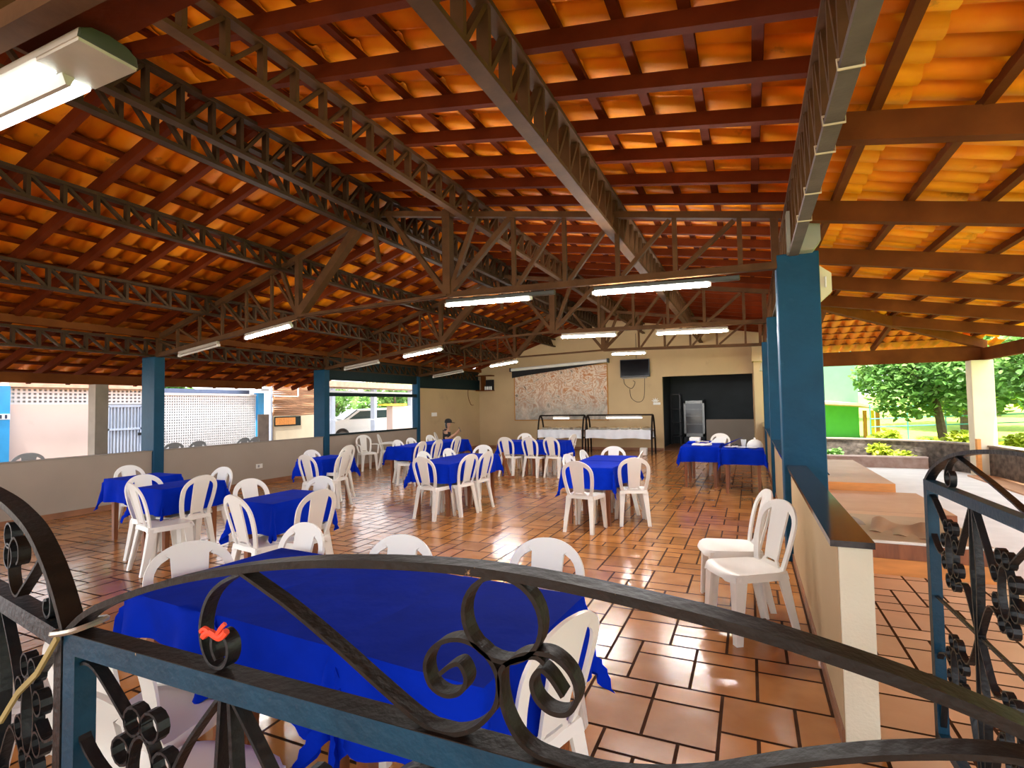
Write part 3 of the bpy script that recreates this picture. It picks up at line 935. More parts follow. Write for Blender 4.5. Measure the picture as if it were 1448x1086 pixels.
part(t, 'outlet', MB().box(XL + .02, XL + .026, 7.93, 7.97, 0.36, 0.41), 'greyplastic', smooth=False)

# fridge and shelving in the kitchen, extinguisher
t = thing('display_fridge', 'tall steel fridge with glass door in the dark kitchen', 'fridge', (-1.88, 20.6, 0.0))
part(t, 'body', MB().box(-0.36, 0.36, 0.0, 0.6, 0.05, 1.66), 'dkkitchen', smooth=False)
mb = MB()
for a in ((-.36, -.29, .3, 1.62), (.29, .36, .3, 1.62), (-.36, .36, 1.52, 1.62), (-.36, .36, .3, .42)):
    mb.box(a[0], a[1], -0.04, 0.0, a[2], a[3])
d = part(t, 'door_frame', mb, 'chrome', smooth=False)
o = MB().box(-0.29, 0.29, -0.02, -0.01, 0.42, 1.52).build('door_glass', 'screen', d, smooth=False)
for z in (.75, 1.05, 1.3):
    part(t, 'wire_shelf', MB().box(-0.28, 0.28, -0.03, -0.022, z, z + .015), 'chrome', smooth=False)
t = thing('kitchen_rack', 'black shelving rack beside the fridge in the dark kitchen', 'rack', (-2.5, 20.6, 0))
for x in (-.2, .12):
    for y in (0, .4):
        part(t, 'upright', MB().box(x - .02, x + .02, y - .02, y + .02, 0, 1.9), 'black', smooth=False)
for z in (.3, .8, 1.3, 1.85):
    part(t, 'shelf', MB().box(-.22, .14, -.02, .42, z, z + .03), 'black', smooth=False)
t = thing('fire_extinguisher', 'red fire extinguisher hanging at the right edge of the doorway', 'fire extinguisher', (0.20, 19.75, 1.02))
part(t, 'cylinder', MB().lathe([(0.05, 0), (0.07, 0.02), (0.07, 0.33), (0.04, 0.39), (0.02, 0.42)], n=14), 'red')
part(t, 'valve', MB().box(-0.03, 0.03, -0.02, 0.02, 0.42, 0.48), 'black', smooth=False)
part(t, 'hose', MB().tube(arc_pts([(0.02, 0, .45), (-.08, -.02, .40), (-.09, -.03, .2)]), 0.012, 6), 'black')
part(t, 'instruction_label', MB().box(-0.045, 0.02, -0.073, -0.066, 0.14, 0.26), 'paper', smooth=False)
tag(MB().hull([(0.24, 14.2, 2.30), (0.36, 14.2, 2.30), (0.36, 14.5, 2.30), (0.24, 14.5, 2.30)], [(0.33, 14.2, 2.62), (0.36, 14.2, 2.62), (0.36, 14.5, 2.62), (0.33, 14.5, 2.62)]).build('wall_light', 'ivory', smooth=False), 'ivory wedge shaped wall light above the farthest blue column', 'lamp')

# buffet stands
def buffet(x0, x1, label, clabel, lamp_label, l0, l1, seed):
    y0, y1 = 16.15, 16.85
    t = thing('buffet_stand', label, 'buffet', ((x0 + x1) / 2, y0, 0))
    w = (x1 - x0) / 2
    for x in (-w, w):
        part(t, 'leg', MB().tube(arc_pts([(x, 0.02, 0), (x, 0.05, 0.5), (x, 0.16, 1.0), (x, 0.30, 1.20)]), 0.028, 8), 'ironbrown')
        part(t, 'leg', MB().tube(arc_pts([(x, 0.68, 0), (x, 0.65, 0.5), (x, 0.52, 1.0), (x, 0.36, 1.20)]), 0.028, 8), 'ironbrown')
        part(t, 'cross_bar', MB().tube([(x, 0.06, 0.50), (x, 0.64, 0.50)], 0.02, 8), 'ironbrown')
    part(t, 'top_rail', MB().tube([(-w, 0.33, 1.205), (w, 0.33, 1.205)], 0.025, 8), 'ironbrown')
    part(t, 'table_board', MB().box(-w + .03, w - .03, 0.06, 0.64, 0.70, 0.745), 'tablewood', smooth=False)
    rnd = random.Random(seed)
    def skirt(u, v):
        # front hanging, top, back hanging
        L = [(-0.0, 0.48), (0.0, 0.752), (0.70, 0.752), (0.70, 0.5)]
        if v < .34:
            s = v / .34
            y, z = -0.0 - 0.02 * (1 - s) * math.sin(u * 37 + seed), 0.49 + s * 0.262 + 0.015 * (1 - s) * math.sin(u * 11)
        elif v < .67:
            s = (v - .34) / .33
            y, z = s * 0.70, 0.752
        else:
            s = (v - .67) / .33
            y, z = 0.70 + .02 * s * math.sin(u * 31), 0.752 - s * .25
        return (-w + .02 + u * (2 * w - .04), y, z)
    c = MB().grid(skirt, 60, 18).solid(0.004).build('tablecloth', 'whitecloth')
    c.location = t.location
    tag(c, clabel, 'tablecloth')
    fixture(((x0 + x1) / 2 + l0, y0 + 0.33, 1.14), ((x0 + x1) / 2 + l1, y0 + 0.33, 1.14), True, lamp_label, tm='tubesmall')
    n = 4 if w < .9 else 6
    for k in range(n):
        x = (x0 + x1) / 2 - w + .2 + k * (2 * w - .4) / (n - 1)
        d = thing('food_tray', '', 'tray', (x, y0 + 0.36, 0.757), 0, 'buffet trays')
        d['label'] = 'steel food tray on the %s, %s from its left end' % ('left buffet stand' if seed == 1 else 'right buffet stand', ('first', 'second', 'third', 'fourth', 'fifth', 'sixth')[k])
        part(d, 'pan', MB().hull([(-.10, -.15, 0), (.10, -.15, 0), (.10, .15, 0), (-.10, .15, 0)], [(-.12, -.17, .055), (.12, -.17, .055), (.12, .17, .055), (-.12, .17, .055)]), 'tray', smooth=False)
        part(d, 'food', MB().grid(lambda u, v: (-.1 + .2 * u, -.15 + .3 * v, .056 + .03 * math.sin(u * PI) * math.sin(v * PI) + .008 * math.sin(u * 20 + k) * math.sin(v * 23)), 10, 12), 'food')
buffet(-6.35, -4.84, 'brown tubular buffet stand below the painting, left one of the pair', 'white cloth draped over the left buffet stand', 'short lit lamp on the rail of the left buffet stand', -0.30, 0.25, 1)
buffet(-4.74, -2.70, 'brown tubular buffet stand below the television, right one of the pair', 'white cloth draped over the right buffet stand', 'long lit lamp on the rail of the right buffet stand', -0.42, 0.70, 2)
tag(MB().box(-3.05, -2.85, 16.1, 16.3, 0.0, 0.22).bevel(0.01).build('white_crate', 'paper', smooth=False), 'small white box on the floor under the right buffet stand', 'box')

# ================================================================== PLASTIC CHAIRS
def chair_meshes():
    out = {}
    # backrest: outer loop with a broad centre splat, seen from the front
    def S(s, v):
        x = s
        y = -0.185 - 0.115 * v ** 1.15 + 0.55 * x * x * (0.5 + 0.6 * (1 - v))
        return Vector((x, y, 0.40 + 0.47 * v))
    vs = [0, .04, .08, .11, .13, .16, .22, .3, .38, .46, .54, .61, .67, .72, .77, .81, .85, .88, .91, .935, .955, .972, .985, .995, 1.0]
    def outer(v):
        if v < .62:
            return .155 + .050 * math.sin(v / .62 * PI / 2)
        q = (v - .62) / .38
        return .205 * math.sqrt(max(0.0, 1 - q ** 2.3)) + 0.0001
    def opening(v):
        if v < .10 or v > .885:
            return None
        inn = outer(v) - .043
        if v > .62:
            q = (v - .62) / (.885 - .62)
            inn = .162 * math.sqrt(max(0.0, 1 - q ** 2.9)) + .0
        spl = .066 + .014 * max(0, v - .1) / .5 if v < .6 else .080 + .03 * (v - .6)
        if v < .14:
            spl = .085
        if inn - spl < .004:
            return None
        return inn, spl
    mb = MB()
    bm = mb.bm
    rows = []
    for v in vs:
        o = outer(v)
        op = opening(v)
        if op is None:
            m = min(.11, o * .7)
            inn = spl = m
        else:
            inn, spl = op
        sl = spl * .62
        xs = [-o, -(o + inn) / 2, -inn, -spl, -sl, 0, sl, spl, inn, (o + inn) / 2, o]
        rows.append(([bm.verts.new(S(x, v)) for x in xs], op is not None, v))
    for a, b in zip(rows, rows[1:]):
        hole = (a[1] or b[1]) and True
        for k in range(10):
            if k in (2, 7) and hole:
                continue
            if k in (4, 5) and .125 < a[2] < .15:
                continue
            try:
                bm.faces.new((a[0][k], a[0][k + 1], b[0][k + 1], b[0][k]))
            except ValueError:
                pass
    bmesh.ops.remove_doubles(bm, verts=bm.verts[:], dist=0.0004)
    mb.solid(0.014)
    out['backrest'] = mb.mesh('backrest', 'plastic', ang=1.0)
    # seat
    mb = MB()
    def seat(u, v):
        q = abs(2 * v - 1)
        wv = 0.178 + 0.022 * v
        if v > .8:
            wv *= math.sqrt(max(0, 1 - ((v - .8) / .2) ** 2 * .45))
        if v < .1:
            wv *= .93
        x = (2 * u - 1) * wv
        y = -0.19 + 0.40 * v + (0.02 * (1 - (2 * u - 1) ** 2) if v > .9 else 0)
        z = 0.44 - 0.018 * (1 - (2 * u - 1) ** 2) * math.sin(PI * min(1, v * 1.05)) - (0.012 * ((v - .85) / .15) ** 2 if v > .85 else 0)
        return Vector((x, y, z))
    N = 12
    bm = mb.bm
    g = [[bm.verts.new(seat(i / N, j / N)) for i in range(N + 1)] for j in range(N + 1)]
    for j in range(N):
        for i in range(N):
            bm.faces.new((g[j][i], g[j][i + 1], g[j + 1][i + 1], g[j + 1][i]))
    rim = [g[0][i] for i in range(N + 1)] + [g[j][N] for j in range(1, N + 1)] + [g[N][i] for i in range(N - 1, -1, -1)] + [g[j][0] for j in range(N - 1, 0, -1)]
    low = []
    for v in rim:
        c = v.co
        d = Vector((c.x, c.y, 0)).normalized() * .012
        low.append(bm.verts.new((c.x + d.x, c.y + d.y, 0.392 if abs(c.x) > .12 else 0.405)))
    for k in range(len(rim)):
        j = (k + 1) % len(rim)
        bm.faces.new((rim[k], low[k], low[j], rim[j]))
    mb.solid(0.006)
    out['seat'] = mb.mesh('seat', 'plastic', ang=1.1)
    # legs: angle sections, tapering
    def leg(tx, ty, bx, by, wt, wb, sx, sy):
        mb = MB()
        def ring(x, y, w, z):
            t = .016
            return [(x, y, z), (x - sx * w, y, z), (x - sx * w, y - sy * t, z), (x - sx * t, y - sy * t, z), (x - sx * t, y - sy * w, z), (x, y - sy * w, z)]
        mb.hull(ring(tx, ty, wt, .425), ring((tx + bx) / 2, (ty + by) / 2, (wt + wb) / 2 * .92, .2))
        mb2 = ring((tx + bx) / 2, (ty + by) / 2, (wt + wb) / 2 * .92, .2)
        mb.hull(mb2, ring(bx, by, wb, 0.0))
        return mb.mesh('leg', 'plastic', smooth=False)
    out['legs'] = [leg(.195, .185, .208, .205, .080, .045, 1, 1), leg(-.195, .185, -.208, .205, .080, .045, -1, 1),
                   leg(.178, -.185, .198, -.262, .072, .042, 1, -1), leg(-.178, -.185, -.198, -.262, .072, .042, -1, -1)]
    mb = MB()
    mb.tube(arc_pts([(.20, -.215, .62), (.235, -.08, .635), (.24, .10, .635), (.23, .17, .60), (.205, .19, .42)]), [.018] * 25, 8)
    out['armR'] = mb.mesh('armrest', 'plastic')
    mb = MB()
    mb.tube(arc_pts([(-.20, -.215, .62), (-.235, -.08, .635), (-.24, .10, .635), (-.23, .17, .60), (-.205, .19, .42)]), [.018] * 25, 8)
    out['armL'] = mb.mesh('armrest', 'plastic')
    return out
CH = chair_meshes()
CHG = bpy.data.materials
def grey_copy(me):
    m = me.copy()
    m.materials.clear()
    m.materials.append(M['greyplastic'])
    return m
def chair(x, y, deg, label, group='white plastic chairs', arms=False, z=0.0, grey=False, tilt=0):
    t = thing('plastic_chair', label, 'chair', (x, y, z), R(deg), group)
    def add(nm, me):
        o = bpy.data.objects.new(nm, me)
        COL.objects.link(o)
        o.parent = t
        return o
    k = GREY if grey else CH
    add('seat', k['seat'])
    add('backrest', k['backrest'])
    for m in k['legs']:
        add('leg', m)
    if arms:
        add('armrest', k['armR'])
        add('armrest', k['armL'])
    return t
GREY = {k: ([grey_copy(m) for m in v] if isinstance(v, list) else grey_copy(v)) for k, v in CH.items()}
gf = 'chairs around the big front table'
chair(-2.44, 1.73, -118, 'white plastic chair at the left end of the big blue front table', gf)
chair(-2.48, 2.14, 172, 'white plastic chair behind the big front table, leftmost of the three on its far side', gf)
chair(-1.69, 2.09, 184, 'white plastic chair behind the big front table, middle of the three on its far side', gf)
chair(-0.97, 2.29, 178, 'white plastic chair behind the big front table, rightmost of the three on its far side', gf)
chair(-0.815, 1.76, 72, 'white plastic chair pushed in at the right end of the big front table', gf)
chair(-1.55, 1.07, 6, 'white plastic chair just behind the gate, its seat towards the front table', gf)
chair(-2.02, 1.28, 14, 'white plastic chair behind the gate corner, left of the chair nearest the gate', gf)
chair(-2.75, 1.22, 5, 'white plastic chair seen through the left gate panel scrolls', gf)
g = 'chairs around the small tables by the left wall'
chair(-7.02, 4.25, -84, 'white plastic chair against the left wall, at the wall end of the leftmost small table', g)
chair(-5.77, 3.65, -90, 'white plastic chair between the two leftmost small blue tables', g)
chair(-5.38, 3.46, -14, 'white plastic chair on the near side of the second small table, its back to us', g)
chair(-5.60, 3.81, 92, 'white plastic chair on the right of the second small table, back splat facing us', g)
chair(-5.84, 4.18, 178, 'white plastic chair on the far side of the second small table', g)
chair(-4.28, 3.76, -90, 'white plastic chair on the wall side of the small table behind the front table', g)
chair(-3.78, 3.29, -10, 'white plastic chair on the near side of the small table behind the front table', g)
chair(-3.62, 3.49, 84, 'white plastic chair on the right of the small table behind the front table', g)
chair(-3.99, 3.87, 178, 'white plastic chair on the far side of the small table behind the front table', g)
chair(-6.46, 6.76, -90, 'white plastic chair on the wall side of the lone table beside the left wall', g)
chair(-6.07, 6.29, -6, 'white plastic chair on the near side of the lone table beside the left wall', g)
chair(-6.18, 6.64, 96, 'lower chair of the stacked pair right of the lone table beside the left wall', g)
chair(-6.23, 6.77, 96, 'upper chair of the stacked pair right of the lone table beside the left wall', g, z=0.09)
g = 'chairs along the left wall'
chair(-8.79, 10.69, -120, 'white armchair against the left wall under the glazed opening, facing us', g, arms=True)
chair(-8.59, 11.32, -62, 'white armchair under the glazed opening, seen from its side', g, arms=True)
g = 'chairs around the long far left table'
chair(-6.55, 9.27, -90, 'white plastic chair at the wall side of the far left long table, nearest us', g)
chair(-6.70, 9.97, -90, 'white plastic chair at the wall side of the far left long table, middle one', g)
chair(-6.90, 11.06, -90, 'white plastic chair at the wall side of the far left long table, beside the person', g)
chair(-6.28, 8.98, 90, 'white plastic chair on the open side of the far left long table, nearest us', g)
chair(-6.30, 9.63, 90, 'white plastic chair on the open side of the far left long table, middle one', g)
chair(-6.41, 10.62, 90, 'white plastic chair on the open side of the far left long table, farthest', g)
g = 'chairs around the table in the middle of the hall'
chair(-4.37, 6.96, -90, 'white plastic chair on the left of the middle table, nearest us', g)
chair(-4.26, 7.53, -90, 'white plastic chair on the left of the middle table, farther one', g)
chair(-4.10, 6.45, -8, 'white plastic chair at the near end of the middle table, its back to us', g)
chair(-3.94, 6.77, 78, 'white plastic chair on the right of the middle table, nearest us', g)
chair(-3.91, 7.22, 84, 'white plastic chair on the right of the middle table, farther one', g)
chair(-4.32, 8.07, 176, 'white plastic chair at the far end of the middle table', g)
g = 'chairs around the table before the buffet'
chair(-4.87, 10.81, -8, 'white plastic chair left of three with backs to us at the table before the buffet', g)
chair(-4.33, 10.89, -10, 'white plastic chair middle of three with backs to us at the table before the buffet', g)
chair(-3.85, 10.95, -12, 'white plastic chair right of three with backs to us at the table before the buffet', g)
chair(-5.06, 11.79, 180, 'white plastic chair on the far side of the table before the buffet', g)
chair(-4.00, 11.82, 80, 'white armchair at the right end of the table before the buffet', g, arms=True)
g = 'chairs around the table in front of the big column'
chair(-2.05, 7.00, -96, 'white plastic chair on the left of the right middle table, nearest us', g)
chair(-2.04, 7.74, -90, 'white plastic chair on the left of the right middle table, farther one', g)
chair(-1.91, 6.46, -6, 'white plastic chair at the near end of the right middle table, its back to us', g)
chair(-2.02, 8.21, 180, 'white plastic chair at the far end of the right middle table', g)
chair(-1.71, 7.69, 92, 'white plastic chair on the right of the right middle table, farther one', g)
chair(-1.45, 7.04, 20, 'white plastic chair at the near right corner of the right middle table', g)
g = 'chairs by the right low wall'
chair(-0.62, 12.2, 178, 'white plastic chair behind the two tables near the doorway', g)
chair(-0.06, 3.97, 122, 'white plastic chair beside the low wall, nearest us, with shiny seat', g)
chair(-0.17, 4.50, 104, 'white plastic chair half hidden behind the nearest chair by the low wall', g)
g = 'grey chairs outside the left wall'
for k, (y, lab) in enumerate(((4.35, 'leftmost of five'), (6.50, 'just right of the slim blue column'), (6.95, 'second right of the slim blue column'), (7.95, 'third right of the slim blue column'), (8.2, 'rightmost of five'))):
    chair(-10.1, y, 80 + k * 7, 'grey chair top over the left wall, ' + lab, g, grey=True, z=0.10)

# ================================================================== TABLES AND CLOTHS
def table_meshes(w, d):
    pass
def drape(w, d, drop, seed):
    rnd = random.Random(seed)
    ph = [rnd.uniform(0, 6.28) for _ in range(6)]
    mb = MB()
    nu, nv = 44, 44
    W, D = w / 2 + drop, d / 2 + drop
    def samp(n, half, core):
        # more rows over the hanging part
        out = []
        for i in range(n + 1):
            out.append(-half + 2 * half * i / n)
        for c in (-core, core):
            j = min(range(len(out)), key=lambda k: abs(out[k] - c))
            out[j] = c
        return out
    U, V = samp(nu, W, w / 2), samp(nv, D, d / 2)
    def P(u, v):
        ex, ey = max(0, abs(u) - w / 2), max(0, abs(v) - d / 2)
        sx, sy = (1 if u > 0 else -1), (1 if v > 0 else -1)
        x, y = max(-w / 2, min(w / 2, u)), max(-d / 2, min(d / 2, v))
        z = 0.0
        h = math.hypot(ex, ey)
        if h > 0:
            nx, ny = ex / h * sx, ey / h * sy
            fl = 0.004 + 0.055 * h
            if ex > 0 and ey > 0:
                fl += 0.16 * h * (2 * ex * ey / (h * h))
            rip = 0.020 * (h / drop) * (math.sin(v * 17 + ph[0]) + .6 * math.sin(v * 31 + ph[1]) if ex > ey else math.sin(u * 17 + ph[2]) + .6 * math.sin(u * 29 + ph[3]))
            x += nx * (fl + rip)
            y += ny * (fl + rip)
            z = -h * .985
        else:
            z = 0.0015 * math.sin(u * 9 + ph[4]) * math.sin(v * 8 + ph[5]) + .001
        return (x, y, z)
    bm = mb.bm
    g = [[bm.verts.new(P(u, v)) for u in U] for v in V]
    for j in range(nv):
        for i in range(nu):
            bm.faces.new((g[j][i], g[j][i + 1], g[j + 1][i + 1], g[j + 1][i]))
    for f in bm.faces:
        f.normal_update()
    bmesh.ops.solidify(bm, geom=bm.faces[:], thickness=-0.003)
    return mb.mesh('tablecloth', 'cloth', ang=1.2)
SEED = [10]
def table(x, y, w, d, tlabel, clabel, deg=0, drop=0.27, h=0.735, cloth_dz=0.0, tg=None, cg=None, cdeg=None, cw=None, cd=None):
    t = thing('dining_table', tlabel, 'table', (x, y, 0), R(deg), tg)
    part(t, 'tabletop', MB().box(-w / 2, w / 2, -d / 2, d / 2, h - .035, h).bevel(0.005), 'tablewood', smooth=False)
    ap = MB()
    a, b = w / 2 - .05, d / 2 - .05
    ap.box(-a, a, -b, -b + .02, h - .12, h - .036).box(-a, a, b - .02, b, h - .12, h - .036).box(-a, -a + .02, -b, b, h - .12, h - .036).box(a - .02, a, -b, b, h - .12, h - .036)
    part(t, 'apron', ap, 'tablewood', smooth=False)
    for sx in (-1, 1):
        for sy in (-1, 1):
            cx, cy = sx * (a - .03), sy * (b - .03)
            part(t, 'leg', MB().hull([(cx - .022, cy - .022, 0), (cx + .022, cy - .022, 0), (cx + .022, cy + .022, 0), (cx - .022, cy + .022, 0)],
                                     [(cx - .03, cy - .03, h - .036), (cx + .03, cy - .03, h - .036), (cx + .03, cy + .03, h - .036), (cx - .03, cy + .03, h - .036)]), 'tablewood', smooth=False)
    SEED[0] += 1
    c = bpy.data.objects.new('tablecloth', drape(cw or w - .006, cd or d + .008, drop, SEED[0]))
    COL.objects.link(c)
    c.location = (x, y, h + .004 + cloth_dz)
    c.rotation_euler = (0, 0, R(deg if cdeg is None else cdeg))
    tag(c, clabel, 'tablecloth', cg)
    return t
TG, CG = 'wooden tables in the hall', 'blue tablecloths in the hall'
D8 = -4
table(-2.235, 1.88, 0.64, 0.80, 'wooden table at the left end of the long front row', 'blue cloth at the left end of the front table row, hanging over its left end', D8, tg=TG, cg=CG, drop=0.17)
table(-1.59, 1.84, 0.65, 0.80, 'wooden table in the middle of the long front row', 'blue cloth in the middle of the front table row', D8, cloth_dz=.004, tg=TG, cg=CG, drop=0.30)
table(-0.985, 1.79, 0.60, 0.80, 'wooden table at the right end of the long front row, its leg beside the scroll', 'blue cloth at the right end of the front table row, nearest the scrolls', D8, cloth_dz=.008, tg=TG, cg=CG, drop=0.30)
table(-6.97, 4.22, 0.50, 0.62, 'wooden table closest to the left wall', 'blue cloth on the leftmost small table beside the slim blue column', tg=TG, cg=CG)
table(-5.84, 3.93, 0.51, 0.70, 'wooden table second from the left wall', 'blue cloth on the second small table from the left', tg=TG, cg=CG)
table(-4.00, 3.68, 0.48, 0.66, 'wooden small table behind the left end of the front row', 'blue cloth on the small table behind the left end of the front row', tg=TG, cg=CG)
table(-6.48, 6.85, 0.52, 0.75, 'wooden lone table beside the left wall, in front of the second slim column', 'blue cloth on the lone table beside the left wall', tg=TG, cg=CG)
for k, y in enumerate((9.42, 10.22, 11.02)):
    w_ = ('near end', 'middle', 'far end')[k]
    table(-6.6, y, 0.62, 0.79, 'wooden table at the %s of the far left long row' % w_, 'blue cloth at the %s of the far left long row' % w_, cloth_dz=.004 * k, tg=TG, cg=CG)
for k, y in enumerate((6.86, 7.66)):
    w_ = ('near', 'far')[k]
    table(-4.2, y, 0.66, 0.79, 'wooden table at the %s end of the middle row' % w_, 'blue cloth at the %s end of the middle table row' % w_, cloth_dz=.004 * k, tg=TG, cg=CG)
for k, x in enumerate((-4.85, -4.10)):
    w_ = ('left', 'right')[k]
    table(x, 11.22, 0.74, 0.75, 'wooden table on the %s of the pair before the buffet' % w_, 'blue cloth on the %s of the pair before the buffet' % w_, cloth_dz=.004 * k, tg=TG, cg=CG)
for k, y in enumerate((7.02, 7.84)):
    w_ = ('near', 'far')[k]
    table(-1.93, y, 0.66, 0.80, 'wooden table at the %s end of the right middle row' % w_, 'blue cloth at the %s end of the right middle table row' % w_, cloth_dz=.004 * k, tg=TG, cg=CG)
for k, y in enumerate((10.62, 11.44)):
    w_ = ('near', 'far')[k]
    table(-0.86, y, 0.66, 0.80, 'wooden table at the %s end of the doorway row, left of the cup table' % w_, 'blue cloth at the %s end of the doorway row, left of the cups' % w_, cloth_dz=.004 * k, tg=TG, cg=CG)
table(-0.14, 10.10, 0.66, 0.80, 'wooden table next to the right low wall, bearing cups and plates', 'blue cloth on the table next to the low wall under cups and plates', tg=TG, cg=CG, drop=0.25, cloth_dz=.006)
# things on the two right hand tables
def onT(z=0.745):
    return z
t = tag(MB().box(-1.13, -0.93, 11.2, 11.45, 0.752, 0.85).bevel(0.006).build('white_box', 'paper', smooth=False), 'white cardboard box standing on the blue table by the doorway', 'box')
t = tag(MB().box(-1.14, -0.98, 10.95, 11.15, 0.75, 0.79).bevel(0.006).build('blue_tray', 'cloth', smooth=False), 'low blue tray in front of the white box', 'tray')
t = thing('folded_napkins', 'folded white napkins lying flat on the blue table by the doorway', 'napkins', (-0.84, 10.52, 0.748))
part(t, 'cloth_stack', MB().grid(lambda u, v: (-.17 + .34 * u, -.13 + .26 * v, .03 + .012 * math.sin(u * 9) * math.sin(v * 7)), 10, 10).solid(.02), 'paper')
part(t, 'rim', MB().tube([(-.12, .10, .06), (0, .14, .065), (.12, .10, .06)], .01, 6), 'tray')
t = thing('paper_fan', 'stiff white folded paper leaning on the blue table by the doorway', 'paper', (-0.62, 11.2, 0.752))
part(t, 'sheet', MB().hull([(-.12, 0, 0), (.16, 0, 0), (.2, .03, .13), (-.02, .03, .09)], [(-.12, .015, 0), (.16, .015, 0), (.2, .045, .13), (-.02, .045, .09)]), 'paper', smooth=False)
for k, (x, y, lab) in enumerate(((-.34, 10.0, 'left'), (-.16, 9.98, 'middle'), (0.02, 9.95, 'right'))):
    t = thing('plate', 'white plate on the table next to the low wall, %s one of three' % lab, 'plate', (x, y, 0.752), 0, 'plates on the table next to the wall')
    part(t, 'dish', MB().lathe([(0.05, 0), (0.06, 0.004), (0.095, 0.018), (0.097, 0.021), (0.055, 0.01)], n=20), 'white')
t = thing('cup', 'tall white cup on the table next to the low wall', 'cup', (-0.12, 10.28, 0.752))
part(t, 'bowl', MB().lathe([(0.032, 0), (0.042, 0.09), (0.045, 0.13), (0.040, 0.13), (0.034, 0.05)], n=16), 'white')
t = thing('dome_cover', 'white domed cover on the table next to the low wall', 'cover', (0.06, 10.26, 0.752))
part(t, 'dome', MB().lathe([(0.135, 0), (0.13, 0.05), (0.10, 0.10), (0.05, 0.13), (0.012, 0.137)], n=20), 'white')
part(t, 'knob', MB().lathe([(0.012, 0.137), (0.02, 0.15), (0.012, 0.165)], n=12), 'white')
t = thing('wrapped_bundle', 'crumpled dark and white bundle on the table next to the low wall', 'bundle', (-0.26, 10.2, 0.752))
part(t, 'wrap', MB().grid(lambda u, v: (-.09 + .18 * u, -.06 + .12 * v, .012 + .04 * math.sin(u * PI) * math.sin(v * PI) * (1 + .3 * math.sin(u * 14 + v * 9))), 14, 10).solid(.01), 'shirt')
part(t, 'flap', MB().box(-.05, .05, -.07, -.03, 0.01, 0.03), 'paper', smooth=False)
tag(MB().box(-0.93, -0.86, 1.62, 1.627, 0.753, 0.756).build('toothpick', 'paper', smooth=False), 'tiny white stick lying on the blue front cloth inside the iron ring', 'stick')

# leaning wooden legs by the table before the buffet
t = thing('folding_trestle', 'brown wooden trestle legs leaning under the left chair before the buffet', 'trestle', (-4.98, 10.55, 0))
part(t, 'leg', MB().beam((-.20, .05, .01), (.02, .15, .50), 0.035, 0.05), 'tablewood', smooth=False)
part(t, 'leg', MB().beam((.18, -.02, .03), (-.04, .1, .52), 0.035, 0.06), 'tablewood', smooth=False)
part(t, 'foot_bar', MB().box(.06, .30, -.05, 0.0, 0, .035), 'tablewood', smooth=False)

# ================================================================== IRON GATES
def spiral(c, r0, r1, a0, turns, n=28):
    out = []
    for k in range(n + 1):
        s = k / n
        a = a0 + turns * 2 * PI * s
        r = r0 + (r1 - r0) * s
        out.append((c[0] + r * math.cos(a), c[1] + r * math.sin(a)))
    return out
def sm(pts, n=6):
    return [(p.x, p.y) for p in arc_pts([(a, b, 0) for a, b in pts], n)]
def gate_lower(t, o, u, W, zt, zb, hubs, m, flower_m='iron', first=True):
    """posts, rails and the star and flower work between them; positions along u from the gate's own origin"""
    D, TH = 0.022, 0.006
    def rib(nm, pts, mm=m, depth=D, th=TH, closed=False):
        return part(t, nm, MB().ribbon(pts, (0, 0, 0), u, depth, th, closed), mm, smooth=False)
    zh = (zt + zb) / 2 + 0.06
    for h in hubs:
        for dx in (-0.035, 0.035):
            rib('flat_bar', [(h + dx * .3, zt - .005), (h + dx * .75, (zt + zh) / 2), (h + dx * .25, zh), (h + dx * .75, (zb + zh) / 2), (h + dx * .3, zb + .005)], depth=.024, th=.008)
        rib('spoke', [(h - .44, zh), (h + .44, zh)], depth=.012, th=.010)
        for sx in (-1, 1):
            for sz in (-1, 1):
                cz = zh + sz * (zt - zh) * .50
                cx = h + sx * .225
                ztop_ = zt - .02 if sz > 0 else zb + .02
                # curved stems to the outer corner, to the rail beside the hub and to the hub
                rib('stem', sm([(h + sx * .425, ztop_), (h + sx * .375, cz + sz * .18), (h + sx * .27, cz + sz * .10)], 5))
                rib('stem', sm([(h + sx * .44, ztop_), (h + sx * .43, cz + sz * .05), (h + sx * .34, cz - sz * .02), (h + sx * .28, cz)], 5))
                rib('stem', sm([(h + sx * .18, cz - sz * .10), (h + sx * .10, zh + sz * .14), (h + sx * .01, zh + sz * .01)], 5))
                rib('stem', sm([(h + sx * .018, ztop_ + sz * .015), (h + sx * .10, cz + sz * .10), (h + sx * .15, cz + sz * .02)], 5))
                # oval ring
                el = [(cx + .040 * math.cos(a) + sx * .02 * sz * math.sin(a) * 0, cz + .085 * math.sin(a)) for a in [2 * PI * k / 24 for k in range(24)]]
                rib('oval_ring', el, flower_m, closed=True)
                for k in range(8):
                    a = 2 * PI * (k + .5) / 8
                    px, pz = cx + .066 * math.cos(a), cz + .115 * math.sin(a)
                    pr = 0.026
                    rib('petal_ring', [(px + pr * math.cos(b), pz + pr * math.sin(b)) for b in [2 * PI * q / 12 for q in range(12)]], flower_m, th=.005, closed=True)
